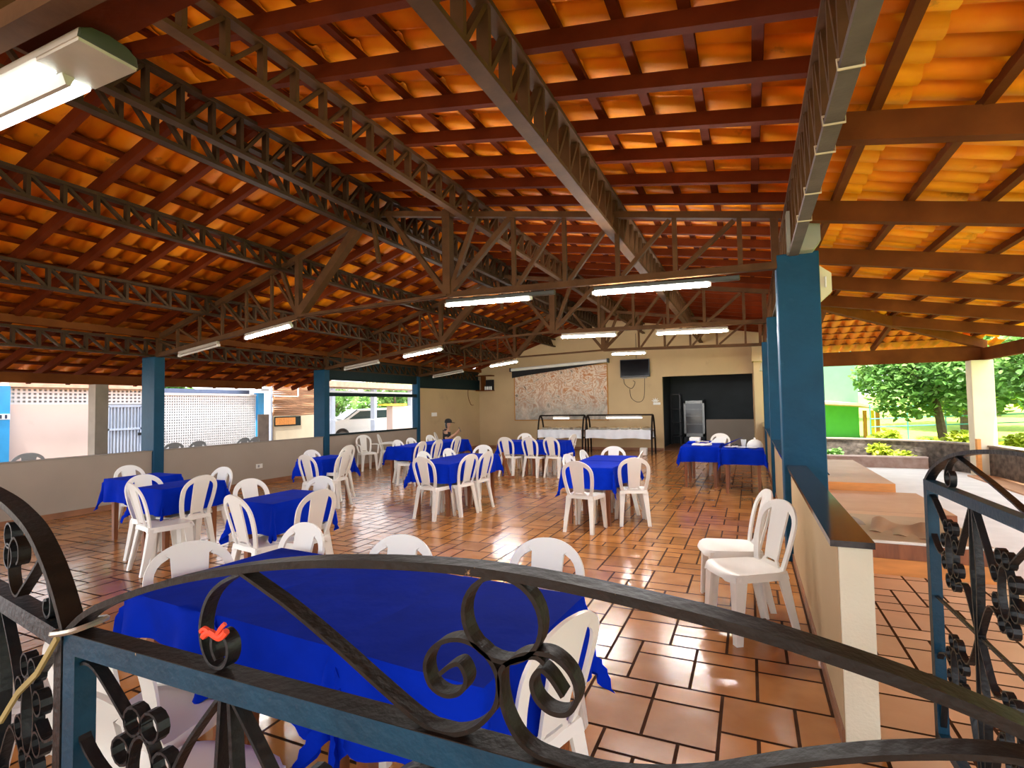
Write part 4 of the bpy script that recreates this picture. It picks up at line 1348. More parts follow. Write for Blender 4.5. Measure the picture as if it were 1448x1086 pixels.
def gate_frame(t, u, W, zt, zb, m, posts=(True, True), s=0.04):
    u = Vector(u)
    nrm = Vector((-u.y, u.x, 0))
    def B(a, b, z0, z1):
        p = MB()
        c = [u * a - nrm * s / 2, u * b - nrm * s / 2, u * b + nrm * s / 2, u * a + nrm * s / 2]
        return p.hull([(q.x, q.y, z0) for q in c], [(q.x, q.y, z1) for q in c])
    part(t, 'top_rail', B(0, W, zt - s, zt), m, smooth=False)
    part(t, 'bottom_rail', B(0, W, zb, zb + s), m, smooth=False)
    if posts[0]:
        part(t, 'post', B(0, s, zb - .06, zt - s), m, smooth=False)
    if posts[1]:
        part(t, 'post', B(W - s, W, zb - .06, zt - s), m, smooth=False)
# --- the gate right in front of us
GX, GY, GZ = -1.285, 0.645, 1.105
W = 1.84
U = (1, 0, 0)
t = thing('iron_gate', 'dark blue wrought iron gate with arched top and scrolls nearest us', 'gate', (GX, GY, 0))
gate_frame(t, U, W, GZ, 0.10, 'ironblue')
part(t, 'worn_rail_top', MB().box(0.0, W, -.02, .02, GZ, GZ + .0015), 'ironbrown', smooth=False)
gate_lower(t, None, U, W, GZ - .04, 0.14, (0.46, 1.38), 'iron')
g0 = -GX
ax = [(-1.285, 1.105), (-1.22, 1.150), (-1.12, 1.192), (-.96, 1.243), (-.79, 1.283), (-.66, 1.306), (-.55, 1.319), (-.43, 1.328), (-.32, 1.331), (-.2, 1.325), (-.07, 1.312), (.03, 1.297), (.14, 1.273), (.22, 1.248), (.34, 1.20), (.45, 1.15), (.55, 1.10)]
A = sm([(x + g0, z) for x, z in ax], 4)
part(t, 'arch_bar', MB().ribbon(A, (0, 0, 0), U, 0.036, 0.012), 'ironbrown', smooth=False)
def sc(nm, pts, n=6, closed=False, depth=.026, th=.006):
    return part(t, nm, MB().ribbon(sm([(x + g0, z) for x, z in pts], n), (0, 0, 0), U, depth, th, closed), 'ironbrown' if nm != 'curl' else 'iron', smooth=False)
ring = [(-.305 + .056 * math.cos(a), 1.272 + .054 * math.sin(a)) for a in [2 * PI * k / 32 for k in range(32)]]
part(t, 'ring', MB().ribbon([(x + g0, z) for x, z in ring], (0, 0, 0), U, .026, .006, True), 'ironbrown', smooth=False)
sc('scroll', [(-.79, 1.278), (-.68, 1.235), (-.58, 1.187), (-.50, 1.145), (-.43, 1.112), (-.385, 1.108), (-.345, 1.125), (-.315, 1.16), (-.312, 1.20), (-.335, 1.228), (-.37, 1.236), (-.405, 1.222), (-.422, 1.195), (-.415, 1.168), (-.392, 1.158), (-.368, 1.166), (-.358, 1.185), (-.368, 1.203), (-.383, 1.198), (-.40, 1.184)])
sc('scroll', [(-.245, 1.226), (-.262, 1.232), (-.30, 1.215), (-.308, 1.19), (-.30, 1.15), (-.275, 1.118), (-.23, 1.108), (-.15, 1.112), (-.06, 1.135), (.03, 1.172), (.12, 1.203), (.21, 1.222), (.29, 1.216), (.35, 1.19), (.36, 1.155), (.33, 1.14), (.31, 1.155)])
sc('scroll', [(-.30, 1.215), (-.275, 1.232), (-.24, 1.238), (-.213, 1.222), (-.203, 1.195), (-.215, 1.172), (-.238, 1.168), (-.257, 1.18), (-.263, 1.20), (-.252, 1.217), (-.238, 1.21), (-.222, 1.19)])
sc('curl', [(-.79, 1.276), (-.835, 1.255), (-.868, 1.225), (-.885, 1.18), (-.88, 1.14), (-.86, 1.115), (-.832, 1.115), (-.818, 1.135), (-.82, 1.158), (-.838, 1.170), (-.855, 1.160), (-.855, 1.14), (-.845, 1.125)])
# --- the panel joined to it on the left, turned a little away
a2 = R(180 - 9.3)
U2 = (math.cos(a2), math.sin(a2), 0)
t = thing('iron_gate', 'dark wrought iron gate panel at the far left with a steep arched top', 'gate', (GX - .005, GY + .0, 0))
gate_frame(t, U2, W, GZ, 0.10, 'iron', posts=(True, True))
gate_lower(t, None, U2, W, GZ - .04, 0.14, (0.46, 1.38), 'iron')
A = sm([(0.0, 1.105), (.06, 1.17), (.13, 1.225), (.22, 1.275), (.32, 1.305), (.46, 1.33), (.7, 1.35), (.95, 1.355), (1.3, 1.33), (1.6, 1.25), (1.84, 1.11)], 5)
part(t, 'arch_bar', MB().ribbon(A, (0, 0, 0), U2, 0.04, 0.016), 'ironbrown', smooth=False)
part(t, 'curl', MB().ribbon(sm([(.13, 1.222), (.12, 1.18), (.10, 1.15), (.10, 1.12), (.12, 1.108), (.14, 1.12), (.135, 1.14), (.12, 1.145)]), (0, 0, 0), U2, .024, .006), 'iron', smooth=False)
part(t, 'scroll', MB().ribbon(sm([(.16, 1.235), (.22, 1.19), (.29, 1.14), (.33, 1.115), (.37, 1.13), (.39, 1.18), (.38, 1.23), (.35, 1.25), (.32, 1.235), (.315, 1.205), (.33, 1.19)]), (0, 0, 0), U2, .024, .006), 'ironbrown', smooth=False)
for cz in (1.20, 1.25):
    part(t, 'petal_ring', MB().ribbon([(.40 + .03 * math.cos(b), cz + .03 * math.sin(b)) for b in [2 * PI * q / 14 for q in range(14)]], (0, 0, 0), U2, .022, .005, True), 'iron', smooth=False)
# --- the open leaf on the right
LX, LY = 0.70, 2.86
t = thing('iron_gate', 'dark wrought iron gate leaf standing open on the right, seen edge on', 'gate', (LX, LY, 0))
U3 = (0.03, -1, 0)
U3 = tuple(Vector(U3).normalized())
gate_frame(t, U3, W, 1.20, 0.10, 'ironblue')
gate_lower(t, None, U3, W, 1.16, 0.14, (0.46, 1.38), 'iron', 'iron')
A = sm([(0.0, 1.19), (.07, 1.24), (.17, 1.285), (.32, 1.33), (.5, 1.36), (.7, 1.378), (.9, 1.385), (1.2, 1.37), (1.5, 1.31), (1.84, 1.19)], 5)
part(t, 'arch_bar', MB().ribbon(A, (0, 0, 0), U3, 0.036, 0.014), 'iron', smooth=False)
part(t, 'curl', MB().ribbon(sm([(.34, 1.33), (.27, 1.30), (.23, 1.26), (.225, 1.225), (.25, 1.205), (.28, 1.215), (.285, 1.25), (.265, 1.265), (.25, 1.255)]), (0, 0, 0), U3, .022, .006), 'iron', smooth=False)
part(t, 'scroll', MB().ribbon(sm([(.34, 1.33), (.48, 1.30), (.62, 1.27), (.76, 1.235), (.86, 1.21), (.93, 1.23), (.95, 1.28), (.91, 1.32), (.86, 1.30)]), (0, 0, 0), U3, .022, .006), 'iron', smooth=False)
# ties
t = tag(MB().tube(arc_pts([(GX - .03, GY - .028, 1.100), (GX + .02, GY - .030, 1.112), (GX + .065, GY - .025, 1.125), (GX + .07, GY + .02, 1.13), (GX + .02, GY + .03, 1.118), (GX - .03, GY + .028, 1.108)]), 0.006, 6, closed=True).build('wire_tie', 'tray'), 'grey wire lashed around the corner where the two gate panels meet', 'wire')
t = tag(MB().ribbon([(0, 0), (-.10, -.095), (-.2, -.16), (-.3, -.25)], (GX + .0, GY - .03, 1.10), (1, -.12, 0), .006, .012).build('strap', 'olive', smooth=False), 'olive strap stretched down to the left from the gate corner', 'strap')
tt = thing('ribbon_tie', 'small red orange ribbon knotted on the gate curl', 'ribbon', (-.838, GY, 1.168))
part(tt, 'knot', MB().tube(arc_pts([(-.03, -.018, -.004), (-.012, -.02, .006), (.01, -.018, .0), (.024, -.016, .012)]), [.006] * 19, 6), 'orange')
part(tt, 'tail', MB().tube(arc_pts([(.0, -.018, .0), (.018, -.022, .018), (.026, -.02, .026)]), [.004] * 13, 5), 'orange')
part(tt, 'tail', MB().tube(arc_pts([(.0, -.018, .0), (-.02, -.022, .012), (-.034, -.02, .004)]), [.004] * 13, 5), 'orange')

# ================================================================== TERRACE: PLATFORMS AND WALLS
def platform(x0, x1, y0, y1, z, label, top='ply'):
    t = thing('wooden_platform', label, 'platform', ((x0 + x1) / 2, (y0 + y1) / 2, 0))
    w, d = (x1 - x0) / 2, (y1 - y0) / 2
    part(t, 'deck', MB().box(-w, w, -d, d, z - .02, z), top, smooth=False)
    two = z < .3
    part(t, 'front_board', MB().box(-w, w, -d - .02, -d, z - .13, z - .001), 'tablewood' if two else 'orangewood', smooth=False)
    if two:
        part(t, 'lower_board', MB().box(-w, w, -d - .03, -d - .001, 0, z - .131), 'orangewood', smooth=False)
    part(t, 'side_board', MB().box(w - .02, w, -d, d, z - .15, z - .021), 'orangewood', smooth=False)
    part(t, 'side_board', MB().box(-w, -w + .02, -d, d, z - .15, z - .021), 'orangewood', smooth=False)
    if z - .15 > .02:
        part(t, 'base_frame', MB().box(-w + .02, w - .02, -d, d, 0, z - .022), 'orangewood', smooth=False)
    return t
platform(0.62, 1.86, 5.72, 7.28, 0.27, 'low wooden platform on the terrace with a torn tan sheet, nearest us')
platform(0.62, 2.02, 7.30, 8.85, 0.27, 'low bare wooden platform on the terrace, middle of the three')
platform(0.60, 1.80, 8.90, 12.2, 0.38, 'higher wooden platform on the terrace, farthest of the three')
t = thing('vinyl_sheet', 'tan vinyl sheet peeling off the nearest wooden platform', 'sheet', (1.24, 6.42, 0.272))
part(t, 'flat_sheet', MB().box(-.60, .61, -.66, .62, 0, .004), 'vinyl', smooth=False)
part(t, 'pale_edge', MB().box(-.60, .64, -.72, -.66, -0.0, .012), 'paper', smooth=False)
mb = MB().grid(lambda u, v: (-.22 + .42 * u + .1 * v, -.25 + .42 * v - .25 * u, .006 + .07 * (v ** 2) * (.6 + .4 * math.sin(u * 9)) + .01 * math.sin(u * 15)), 14, 8).solid(.004)
part(t, 'curled_flap', mb, 'vinyl')
mb = MB().grid(lambda u, v: (-.42 + .22 * u, .02 + .16 * v, .006 + .05 * math.sin(u * PI) * v), 8, 6).solid(.004)
part(t, 'curled_flap', mb, 'concrete')
tag(MB().tube(arc_pts([(0.56, 6.9, .62), (0.66, 6.92, .60), (.76, 6.95, .52), (.78, 6.98, .36), (.72, 7.0, .275)]), .008, 6).build('cable', 'black'), 'black cable end curling behind the big blue column', 'cable')
tag(MB().tube(arc_pts([(0.58, 7.3, .66), (0.68, 7.32, .72), (.80, 7.35, .70), (.84, 7.36, .66)]), .008, 6).build('cable', 'black'), 'short black cable tip curling above the wooden platform', 'cable')
# boundary wall of dark stone, curving at the corner
path = [(4.52, -1.0), (4.52, 8.0), (4.50, 12.2), (4.25, 13.75), (3.6, 14.75), (2.6, 15.35), (1.4, 15.65), (0.66, 15.75)]
pts = arc_pts([(a, b, 0) for a, b in path], 8)
mb = MB()
mc = MB()
for a, b in zip(pts, pts[1:]):
    mb.beam((a.x, a.y, .28), (b.x, b.y, .28), .24, .60)
    mc.beam((a.x, a.y, .595), (b.x, b.y, .595), .28, .03)
o = tag(mb.build('stone_wall', 'stone', smooth=False), 'low dark rubble wall curving around the terrace', 'wall', None, 'thing')
part(o, 'coping', mc, 'concrete', smooth=False)
o = tag(MB().box(1.0, 3.55, 14.45, 14.62, 0, .24).build('planter_kerb', 'rubble', smooth=False), 'low pinkish stone kerb in front of the planted bed', 'kerb', None, 'thing')
part(o, 'coping', MB().box(1.0, 3.55, 14.43, 14.64, .24, .265), 'outwall', smooth=False)
tag(MB().box(0.7, 3.2, 14.63, 15.02, 0, .22).build('soil_bed', 'patio', smooth=False), 'pale gravel bed between the kerb and the dark rubble wall', 'bed', None, 'thing')
tag(MB().box(3.88, 4.38, 2.0, 13.3, 0, .03).build('pink_border', 'ply', smooth=False), 'pinkish border strip along the foot of the rubble wall', 'border', None, 'thing')
o = MB().grid(lambda u, v: (0.6 + 52 * u, 16.15 + 55 * v, 0.10 + 2.0 * v + .05 * math.sin(u * 34) * math.sin(v * 21)), 30, 30).build('lawn', 'lawn')
struct(o)
struct(MB().grid(lambda u, v: (4.68 + 45 * u, -6 + 22.15 * v, 0.10 + 1.6 * u), 10, 10).build('lawn_side', 'lawn'))

# ================================================================== GREENERY
def leaf_mesh(name, n, size, m, seed, shape):
    rnd = random.Random(seed)
    mb = MB()
    bm = mb.bm
    for k in range(n):
        c = shape(rnd)
        L = size * rnd.uniform(.6, 1.25)
        wd = L * rnd.uniform(.24, .4)
        q = Euler((rnd.uniform(-.9, .9), rnd.uniform(-.9, .9), rnd.uniform(0, 6.28))).to_matrix()
        pts = [(0, 0, 0), (wd, L * .4, .02 * L), (wd * .6, L * .8, -.06 * L), (0, L, -.15 * L), (-wd * .6, L * .8, -.06 * L), (-wd, L * .4, .02 * L)]
        vs = [bm.verts.new(c + q @ Vector(p)) for p in pts]
        bm.faces.new(vs)
    return mb.mesh(name, m, smooth=False, fix=False)
def ball(rx, ry, rz, cz, lumps=7, seed=0):
    rr = random.Random(seed)
    cs = [Vector((rr.uniform(-.6, .6) * rx, rr.uniform(-.6, .6) * ry, cz + rr.uniform(-.6, .6) * rz)) for _ in range(lumps)]
    def f(rnd):
        c = rnd.choice(cs)
        d = Vector((rnd.gauss(0, 1), rnd.gauss(0, 1), rnd.gauss(0, 1))).normalized() * rnd.uniform(.55, 1.0)
        return c + Vector((d.x * rx * .5, d.y * ry * .5, d.z * rz * .5))
    return f
CROWN = [leaf_mesh('crown', 7000, 0.18, 'leaf', 1, ball(1.7, 1.7, 1.3, 0, 9, 1)), leaf_mesh('crown', 6000, 0.18, 'leafy', 2, ball(1.7, 1.7, 1.3, 0, 8, 2)), leaf_mesh('crown', 7000, 0.18, 'leaf', 3, ball(1.9, 1.6, 1.1, 0, 10, 3))]
BUSH = [leaf_mesh('foliage', 900, 0.20, 'leafy', 4, ball(.8, .7, .5, .4, 6, 4)), leaf_mesh('foliage', 900, 0.22, 'leaf', 5, ball(.8, .7, .55, .4, 6, 5))]
trunk_m = {}
def tree(x, y, z0, h, s, k, label, lean=0.0):
    t = thing('leafy_tree', label, 'tree', (x, y, z0), 0, 'trees around the hall')
    c = bpy.data.objects.new('crown', CROWN[k])
    COL.objects.link(c)
    c.parent = t
    c.location = (lean, 0, h)
    c.scale = (s, s, s)
    c.rotation_euler = (0, 0, x * 1.7 + y)
    tb = MB().tube(arc_pts([(0, 0, -.2), (lean * .25, 0.05, h * .35), (lean * .7, -.05, h * .75), (lean, 0, h)], 4), [.13 * s * (1 - .05 * q) for q in range(13)], 8)
    for a in range(5):
        an = a * 1.3
        tb.tube([(lean * .6, 0, h * .65), (lean + .6 * s * math.cos(an), .6 * s * math.sin(an), h + .2 * s), (lean + 1.1 * s * math.cos(an), 1.1 * s * math.sin(an), h + .55 * s)], [.07 * s, .045 * s, .02 * s], 6)
    part(t, 'trunk', tb, 'bark')
    return t
tree(4.6, 17.2, .3, 2.0, .95, 0, 'dark leafed tree leaning just beyond the rubble wall corner, right of the green house', -.3)
tree(7.0, 19.0, .3, 2.3, 1.25, 2, 'broad green tree directly behind the cream pillar')
tree(6.4, 14.2, .3, 1.9, .9, 0, 'leafy tree right of the cream pillar at the edge of the picture')
tree(11.0, 15.5, .3, 2.2, 1.2, 1, 'yellow green tree right of the cream pillar, farther back')
tree(7.2, 24.5, .5, 2.6, 1.5, 1, 'yellow green tree behind the dark leafed one, over the lawn fence')
tree(13.5, 24.0, .5, 3.4, 1.7, 2, 'tall green tree at the back right of the lawn')
tree(3.2, 32.0, .5, 3.8, 1.8, 0, 'green tree far behind the green house')
tree(10.5, 32.0, .5, 3.8, 1.9, 2, 'green tree far at the end of the lawn')
def bush(x, y, z, s, k, label, g='shrubs'):
    o = bpy.data.objects.new('shrub', BUSH[k])
    COL.objects.link(o)
    o.location = (x, y, z)
    o.scale = (s, s, s)
    o.rotation_euler = (0, 0, x * 2 + y)
    return tag(o, label, 'shrub', g)
bush(3.0, 14.95, .05, .55, 0, 'small bright green plant in the gravel bed behind the kerb')
bush(3.6, 14.9, -.05, .35, 0, 'tiny bright green plant at the right end of the gravel bed')
bush(1.7, 15.1, .0, .40, 1, 'low dark green plant in the gravel bed beside the platform')
bush(4.2, 15.9, .15, .75, 0, 'yellow green shrub just outside the curved part of the rubble wall')
bush(5.0, 14.9, .15, .7, 0, 'yellow green shrub beside the cream pillar outside the rubble wall')
bush(5.2, 12.9, .15, .65, 0, 'yellow green shrub right of the cream pillar outside the rubble wall')
bush(3.2, 16.6, .15, .75, 0, 'yellow green shrub in front of the teal railing')
bush(5.3, 11.2, .15, .7, 0, 'yellow green shrub outside the rubble wall at the right edge')
# teal railing on the lawn
t = thing('lawn_railing', 'thin teal railing across the lawn beyond the rubble wall', 'railing', (3.4, 19.6, .45))
for z in (.25, .5, .85):
    part(t, 'rail', MB().tube([(0, 0, z), (9, 2.0, z + .25)], .02, 6), 'teal')
for k in range(10):
    part(t, 'post', MB().tube([(k, k * .222, -.3), (k, k * .222, .95 + k * .028)], .02, 6), 'teal')
# green house with a small tiled lean to
t = thing('green_house', 'mint and bright green house with a low tiled lean to roof', 'house', (2.2, 20.5, 0))
part(t, 'upper_wall', MB().box(-1.0, 1.12, .4, 4, 1.3, 3.6), 'mint', smooth=False)
part(t, 'lower_wall', MB().box(-1.0, 1.05, 0, .4, 0, 1.45), 'green', smooth=False)
part(t, 'lean_to_roof', MB().hull([(-1.0, -.6, 1.50), (1.0, -.6, 1.36), (1.85, -.5, 1.16), (1.85, .6, 1.22), (-1.0, .6, 1.60)], [(-1.0, -.6, 1.58), (1.0, -.6, 1.44), (1.85, -.5, 1.22), (1.85, .6, 1.28), (-1.0, .6, 1.68)]), 'pink', smooth=False)
for x in (1.2, 1.4, 1.55):
    part(t, 'post', MB().box(x - .05, x + .05, -.1, 0, 0, 1.2), 'ochre' if x != 1.4 else 'yellow', smooth=False)

# ================================================================== OUTSIDE ON THE LEFT
XO = -14.5
def block_grid(mb, y0, y1, z0, z1, ny, nz, th, x, dep=0.12):
    """perforated wall: bars left between square holes"""
    dy, dz = (y1 - y0) / ny, (z1 - z0) / nz
    for k in range(ny + 1):
        y = y0 + k * dy
        mb.box(x, x + dep, y - th / 2, y + th / 2, z0, z1)
    for k in range(nz + 1):
        z = z0 + k * dz
        mb.box(x + .002, x + dep - .002, y0, y1, z - th / 2, z + th / 2)
t = thing('neighbour_wall', 'pale pink wall with a band of perforated white blocks, beyond the left wall', 'wall', (0, 0, 0))
t['kind'] = 'thing'
part(t, 'rendered_wall', MB().box(XO - .15, XO, 5.93, 7.75, 0, 1.76), 'outwall', smooth=False)
mb = MB()
block_grid(mb, 6.0, 7.75, 1.78, 2.12, 18, 4, .042, XO - .13)
block_grid(mb, 7.8, 8.9, 1.78, 2.12, 11, 4, .042, XO - .13)
part(t, 'perforated_blocks', mb, 'outwhite', smooth=False)
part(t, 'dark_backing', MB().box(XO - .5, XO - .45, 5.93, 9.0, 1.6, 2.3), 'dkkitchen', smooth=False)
part(t, 'tile_coping', MB().box(XO - .25, XO + .1, 5.93, 9.0, 2.14, 2.24), 'pink', smooth=False)
t = thing('metal_gate', 'pale blue metal gate of upright bars beyond the left wall', 'gate', (XO, 7.88, 0))
fr = MB().box(-.03, .03, 0, .82, 1.68, 1.74).box(-.03, .03, 0, .05, 0, 1.7).box(-.03, .03, .78, .84, 0, 1.7).box(-.03, .03, 0, .82, 1.1, 1.15)
part(t, 'gate_frame', fr, 'gateblue', smooth=False)
part(t, 'sheet', MB().box(-.08, -.05, 0, .82, 0, 1.7), 'outwhite', smooth=False)
for k in range(9):
    part(t, 'bar', MB().box(-.02, .02, .08 + k * .08, .11 + k * .08, 0, 1.7), 'gateblue', smooth=False)
part(t, 'latch', MB().box(.03, .06, .72, .8, .95, 1.02), 'black', smooth=False)
tag(MB().box(XO - .1, XO + .1, 8.74, 8.86, 0, 1.74).build('blue_post', 'outblue', smooth=False), 'sky blue post beside the pale blue metal gate', 'post')
tag(MB().box(XO - .1, XO + .1, 12.22, 12.46, 0, 2.1).build('blue_post', 'outblue', smooth=False), 'sky blue post at the right end of the white lattice wall', 'post')
t = tag(MB().box(XO - .1, XO + .2, 5.5, 5.92, 0, 2.15).build('blue_pillar', 'outblue', smooth=False), 'sky blue pillar at the far left edge with a white sign band', 'pillar', None, 'thing')
part(t, 'sign_band', MB().box(XO + .2, XO + .21, 5.5, 5.92, 1.44, 1.56), 'outwhite', smooth=False)
for k in range(2):
    part(t, 'letter_mark', MB().box(XO + .211, XO + .214, 5.74 + k * .09, 5.78 + k * .09, 1.46, 1.54), 'jeans', smooth=False)
t = thing('lattice_wall', 'tall white and blue grey lattice block wall beyond the left columns', 'wall', (0, 0, 0))
t['kind'] = 'thing'
mb = MB()
block_grid(mb, 9.28, 12.2, .1, 2.0, 44, 26, .036, XO - .12)
part(t, 'perforated_blocks', mb, 'outwhite', smooth=False)
part(t, 'backing', MB().box(XO - .42, XO - .38, 9.2, 12.3, 0, 2.2), 'latticeback', smooth=False)
part(t, 'top_rail', MB().box(XO - .13, XO + .02, 9.2, 12.25, 2.0, 2.06), 'outwhite', smooth=False)
tag(MB().box(-11.32, -11.10, 5.84, 6.06, 0, 2.08).build('concrete_post', 'concrete', smooth=False), 'tan concrete post carrying the outer eaves beam', 'post')
# bamboo blind
t = thing('bamboo_blind', 'brown slatted blind hanging outside left of the second slim column', 'blind', (-12.6, 11.2, 0))
n = 0
z = 2.72
k = 0
while z > 1.40:
    th = .022 + .028 * (2.72 - z) / 1.3
    sag = .02 * math.sin(k * .7)
    part(t, 'slat', MB().tube([(0.02 * math.sin(k), 0, z + sag), (0.0, .9, z - .012), (0.02 * math.cos(k), 1.95, z + .02 + sag * .5)], th * .62, 8), 'bamboo')
    z -= th * 1.08
    k += 1
for y in (-.05, 2.0):
    part(t, 'frame_post', MB().box(-.06, .0, y - .03, y + .03, 0, 2.78), 'gateblue', smooth=False)
part(t, 'frame_head', MB().box(-.06, .0, -.08, 2.03, 2.74, 2.80), 'gateblue', smooth=False)
part(t, 'hanging_rod', MB().box(.05, .07, .86, .90, 1.95, 2.7), 'paper', smooth=False)
part(t, 'hanging_rod', MB().box(.05, .07, 0, .88, 1.93, 1.96), 'paper', smooth=False)
t = thing('service_hatch', 'cream kiosk wall with a framed orange poster below the slatted blind', 'kiosk', (-13.2, 11.4, 0))
part(t, 'counter_wall', MB().box(-.1, 0, .0, 2.4, 0, 1.42), 'endcap', smooth=False)
part(t, 'dark_door', MB().box(.0, .03, -.22, .32, .6, 1.42), 'dull', smooth=False)
part(t, 'poster', MB().box(.0, .012, .42, 1.20, 1.08, 1.30), 'orangewood', smooth=False)
part(t, 'green_frame', MB().box(.0, .010, .38, 1.42, 1.04, 1.34), 'dkgreen', smooth=False)
# beyond the glazing: carport roof, post, car, trees
t = thing('carport', 'grey carport with a clay tiled edge beyond the glazed opening', 'carport', (-14.0, 12.9, 0.26))
part(t, 'roof', MB().hull([(-4.5, -1, 2.25), (0, -1, 2.05), (0, 7.5, 2.05), (-4.5, 7.5, 2.25)], [(-4.5, -1, 2.31), (0, -1, 2.11), (0, 7.5, 2.11), (-4.5, 7.5, 2.31)]), 'concrete', smooth=False)
part(t, 'tile_edge', MB().box(-.05, .12, -1, 7.5, 2.10, 2.32), 'pink', smooth=False)
for y in (2.2, 4.6, 7.2):
    part(t, 'post', MB().box(-.2, .0, y, y + .16, -.28, 2.06), 'gateblue', smooth=False)
part(t, 'gutter', MB().box(0.0, .1, -1, 7.5, 1.88, 1.96), 'greyplastic', smooth=False)
def car(x, y, rz, label):
    t = thing('car', label, 'car', (x, y, 0), rz)
    prof = [(-2.1, .35), (-2.15, .75), (-1.95, .95), (-1.2, 1.02), (-.55, 1.5), (.9, 1.55), (1.7, 1.1), (2.1, 1.0), (2.15, .4)]
    mb = MB().hull([(a, -.82, b) for a, b in prof], [(a, .82, b) for a, b in prof]).bevel(.05, 2)
    part(t, 'body', mb, 'carwhite')
    win = [(-1.05, 1.05), (-.52, 1.42), (.85, 1.46), (1.5, 1.12)]
    for s in (-1, 1):
        part(t, 'side_window', MB().hull([(a, s * .822, b) for a, b in win], [(a, s * .835, b) for a, b in win]), 'carglass', smooth=False)
        for wx in (-1.35, 1.35):
            w = part(t, 'wheel', MB().tube([(wx, s * .70, .33), (wx, s * .86, .33)], .33, 18), 'black')
            o = MB().tube([(wx, s * .86, .33), (wx, s * .875, .33)], .2, 14).build('hub_cap', 'chrome', w)
        part(t, 'tail_lamp', MB().box(-2.16, -2.05, s * .62 - .14, s * .62 + .14, .72, .88), 'red', smooth=False)
    part(t, 'windscreen', MB().hull([(-1.22, -.7, 1.04), (-.58, -.66, 1.49), (-.58, .66, 1.49), (-1.22, .7, 1.04)], [(-1.25, -.7, 1.06), (-.6, -.66, 1.51), (-.6, .66, 1.51), (-1.25, .7, 1.06)]), 'carglass', smooth=False)
    return t
car(-16.9, 20.4, R(60), 'white car parked under the trees, seen through the glazed opening')
tree(-27.5, 29.5, 0, 1.9, 1.5, 2, 'green tree beyond the white car, left of the opening post')
tree(-21.0, 28.5, 0, 1.9, 1.5, 0, 'dark green tree beyond the white car, right of the opening post')
tree(-24.5, 38.0, 0, 2.6, 2.0, 1, 'yellow green tree at the back of the car park')
tree(-22.5, 13.0, 0, 3.2, 1.4, 0, 'green tree behind the lattice wall and kiosk')
t = thing('yellow_sign_booth', 'pale booth with a yellow roof board right of the white car', 'booth', (-13.7, 18.3, 0))
part(t, 'panel', MB().box(-.3, 0, 0, 1.3, 0, 1.62), 'outwall', smooth=False)
part(t, 'roof_board', MB().box(-.5, .1, -.3, .9, 1.64, 1.72), 'yellow', smooth=False)

# ================================================================== THE PERSON AT THE FAR TABLE
def skin_body(name, chains, m, parent=None, sub=2):
    bm = bmesh.new()
    me = bpy.data.meshes.new(name)
    verts, edges, radii = [], [], []
    idx = {}
    def V(p, r):
        key = tuple(round(c, 4) for c in p)
        if key not in idx:
            idx[key] = len(verts)
            verts.append(p)
            radii.append(r)
        return idx[key]
    for ch in chains:
        prev = None
        for p, r in ch:
            i = V(p, r)
            if prev is not None and i != prev:
                edges.append((prev, i))
            prev = i
    me.from_pydata(verts, edges, [])
    o = bpy.data.objects.new(name, me)
    COL.objects.link(o)
    md = o.modifiers.new('skin', 'SKIN')
    for i, v in enumerate(me.skin_vertices[0].data):
        v.radius = radii[i] if isinstance(radii[i], tuple) else (radii[i], radii[i])
        v.use_root = (i == 0)
    s = o.modifiers.new('sub', 'SUBSURF')
    s.levels = s.render_levels = sub
    dg = bpy.context.evaluated_depsgraph_get()
    nm = bpy.data.meshes.new_from_object(o.evaluated_get(dg))
    o.modifiers.clear()
    o.data = nm
    nm.materials.clear()
    nm.materials.append(M[m])
    for p in nm.polygons:
        p.use_smooth = True
    if parent:
        o.parent = parent
    bpy.data.meshes.remove(me)
    return o
# seated, facing +x; hip at z .47
hip = (0, 0, .50)
def hand(wr, dirv, side):
    w = Vector(wr)
    d = Vector(dirv).normalized()
    sd = Vector(side).normalized()
    out = [[(tuple(w), .028), (tuple(w + d * .05), (.036, .022))]]
    palm = w + d * .05
    for k, (off, L) in enumerate(((-.028, .060), (-.010, .068), (.009, .064), (.027, .050))):
        b = palm + d * .035 + sd * off
        out.append([(tuple(palm), (.036, .022)), (tuple(b), .010), (tuple(b + d * L * .5 + Vector((0, 0, -.012))), .009), (tuple(b + d * L * .85 + Vector((0, 0, -.034))), .008)])
    th = w + d * .03 - sd * .035
    out.append([(tuple(w + d * .0 + sd * 0), .028), (tuple(th), .011), (tuple(th + d * .035 - sd * .015 + Vector((0, 0, .01))), .009)])
    return out
chains = [
    [(hip, (.15, .12)), ((-.01, 0, .66), (.14, .11)), ((.0, 0, .84), (.16, .11)), ((.0, 0, .97), (.14, .085)), ((.02, 0, 1.03), .055), ((.035, 0, 1.09), .055), ((.045, 0, 1.17), (.082, .088)), ((.045, 0, 1.25), (.072, .085))],
    [((.045, 0, 1.17), (.082, .088)), ((.125, 0, 1.165), .022)],
    [((0, 0, .97), (.14, .085)), ((.0, .18, .96), .062), ((.03, .235, .72), .045), ((.25, .13, .86), .034), ((.31, .09, .92), .028)],
    [((0, 0, .97), (.14, .085)), ((.0, -.18, .96), .062), ((.03, -.235, .72), .045), ((.25, -.13, .86), .034), ((.31, -.09, .92), .028)],
    [(hip, (.15, .12)), ((.06, .10, .50), .095), ((.45, .12, .51), .062), ((.44, .12, .28), .05), ((.45, .12, .09), .035), ((.50, .12, .04), .035), ((.60, .12, .03), .025)],
    [(hip, (.15, .12)), ((.06, -.10, .50), .095), ((.45, -.12, .51), .062), ((.44, -.12, .28), .05), ((.45, -.12, .09), .035), ((.50, -.12, .04), .035), ((.60, -.12, .03), .025)],
]
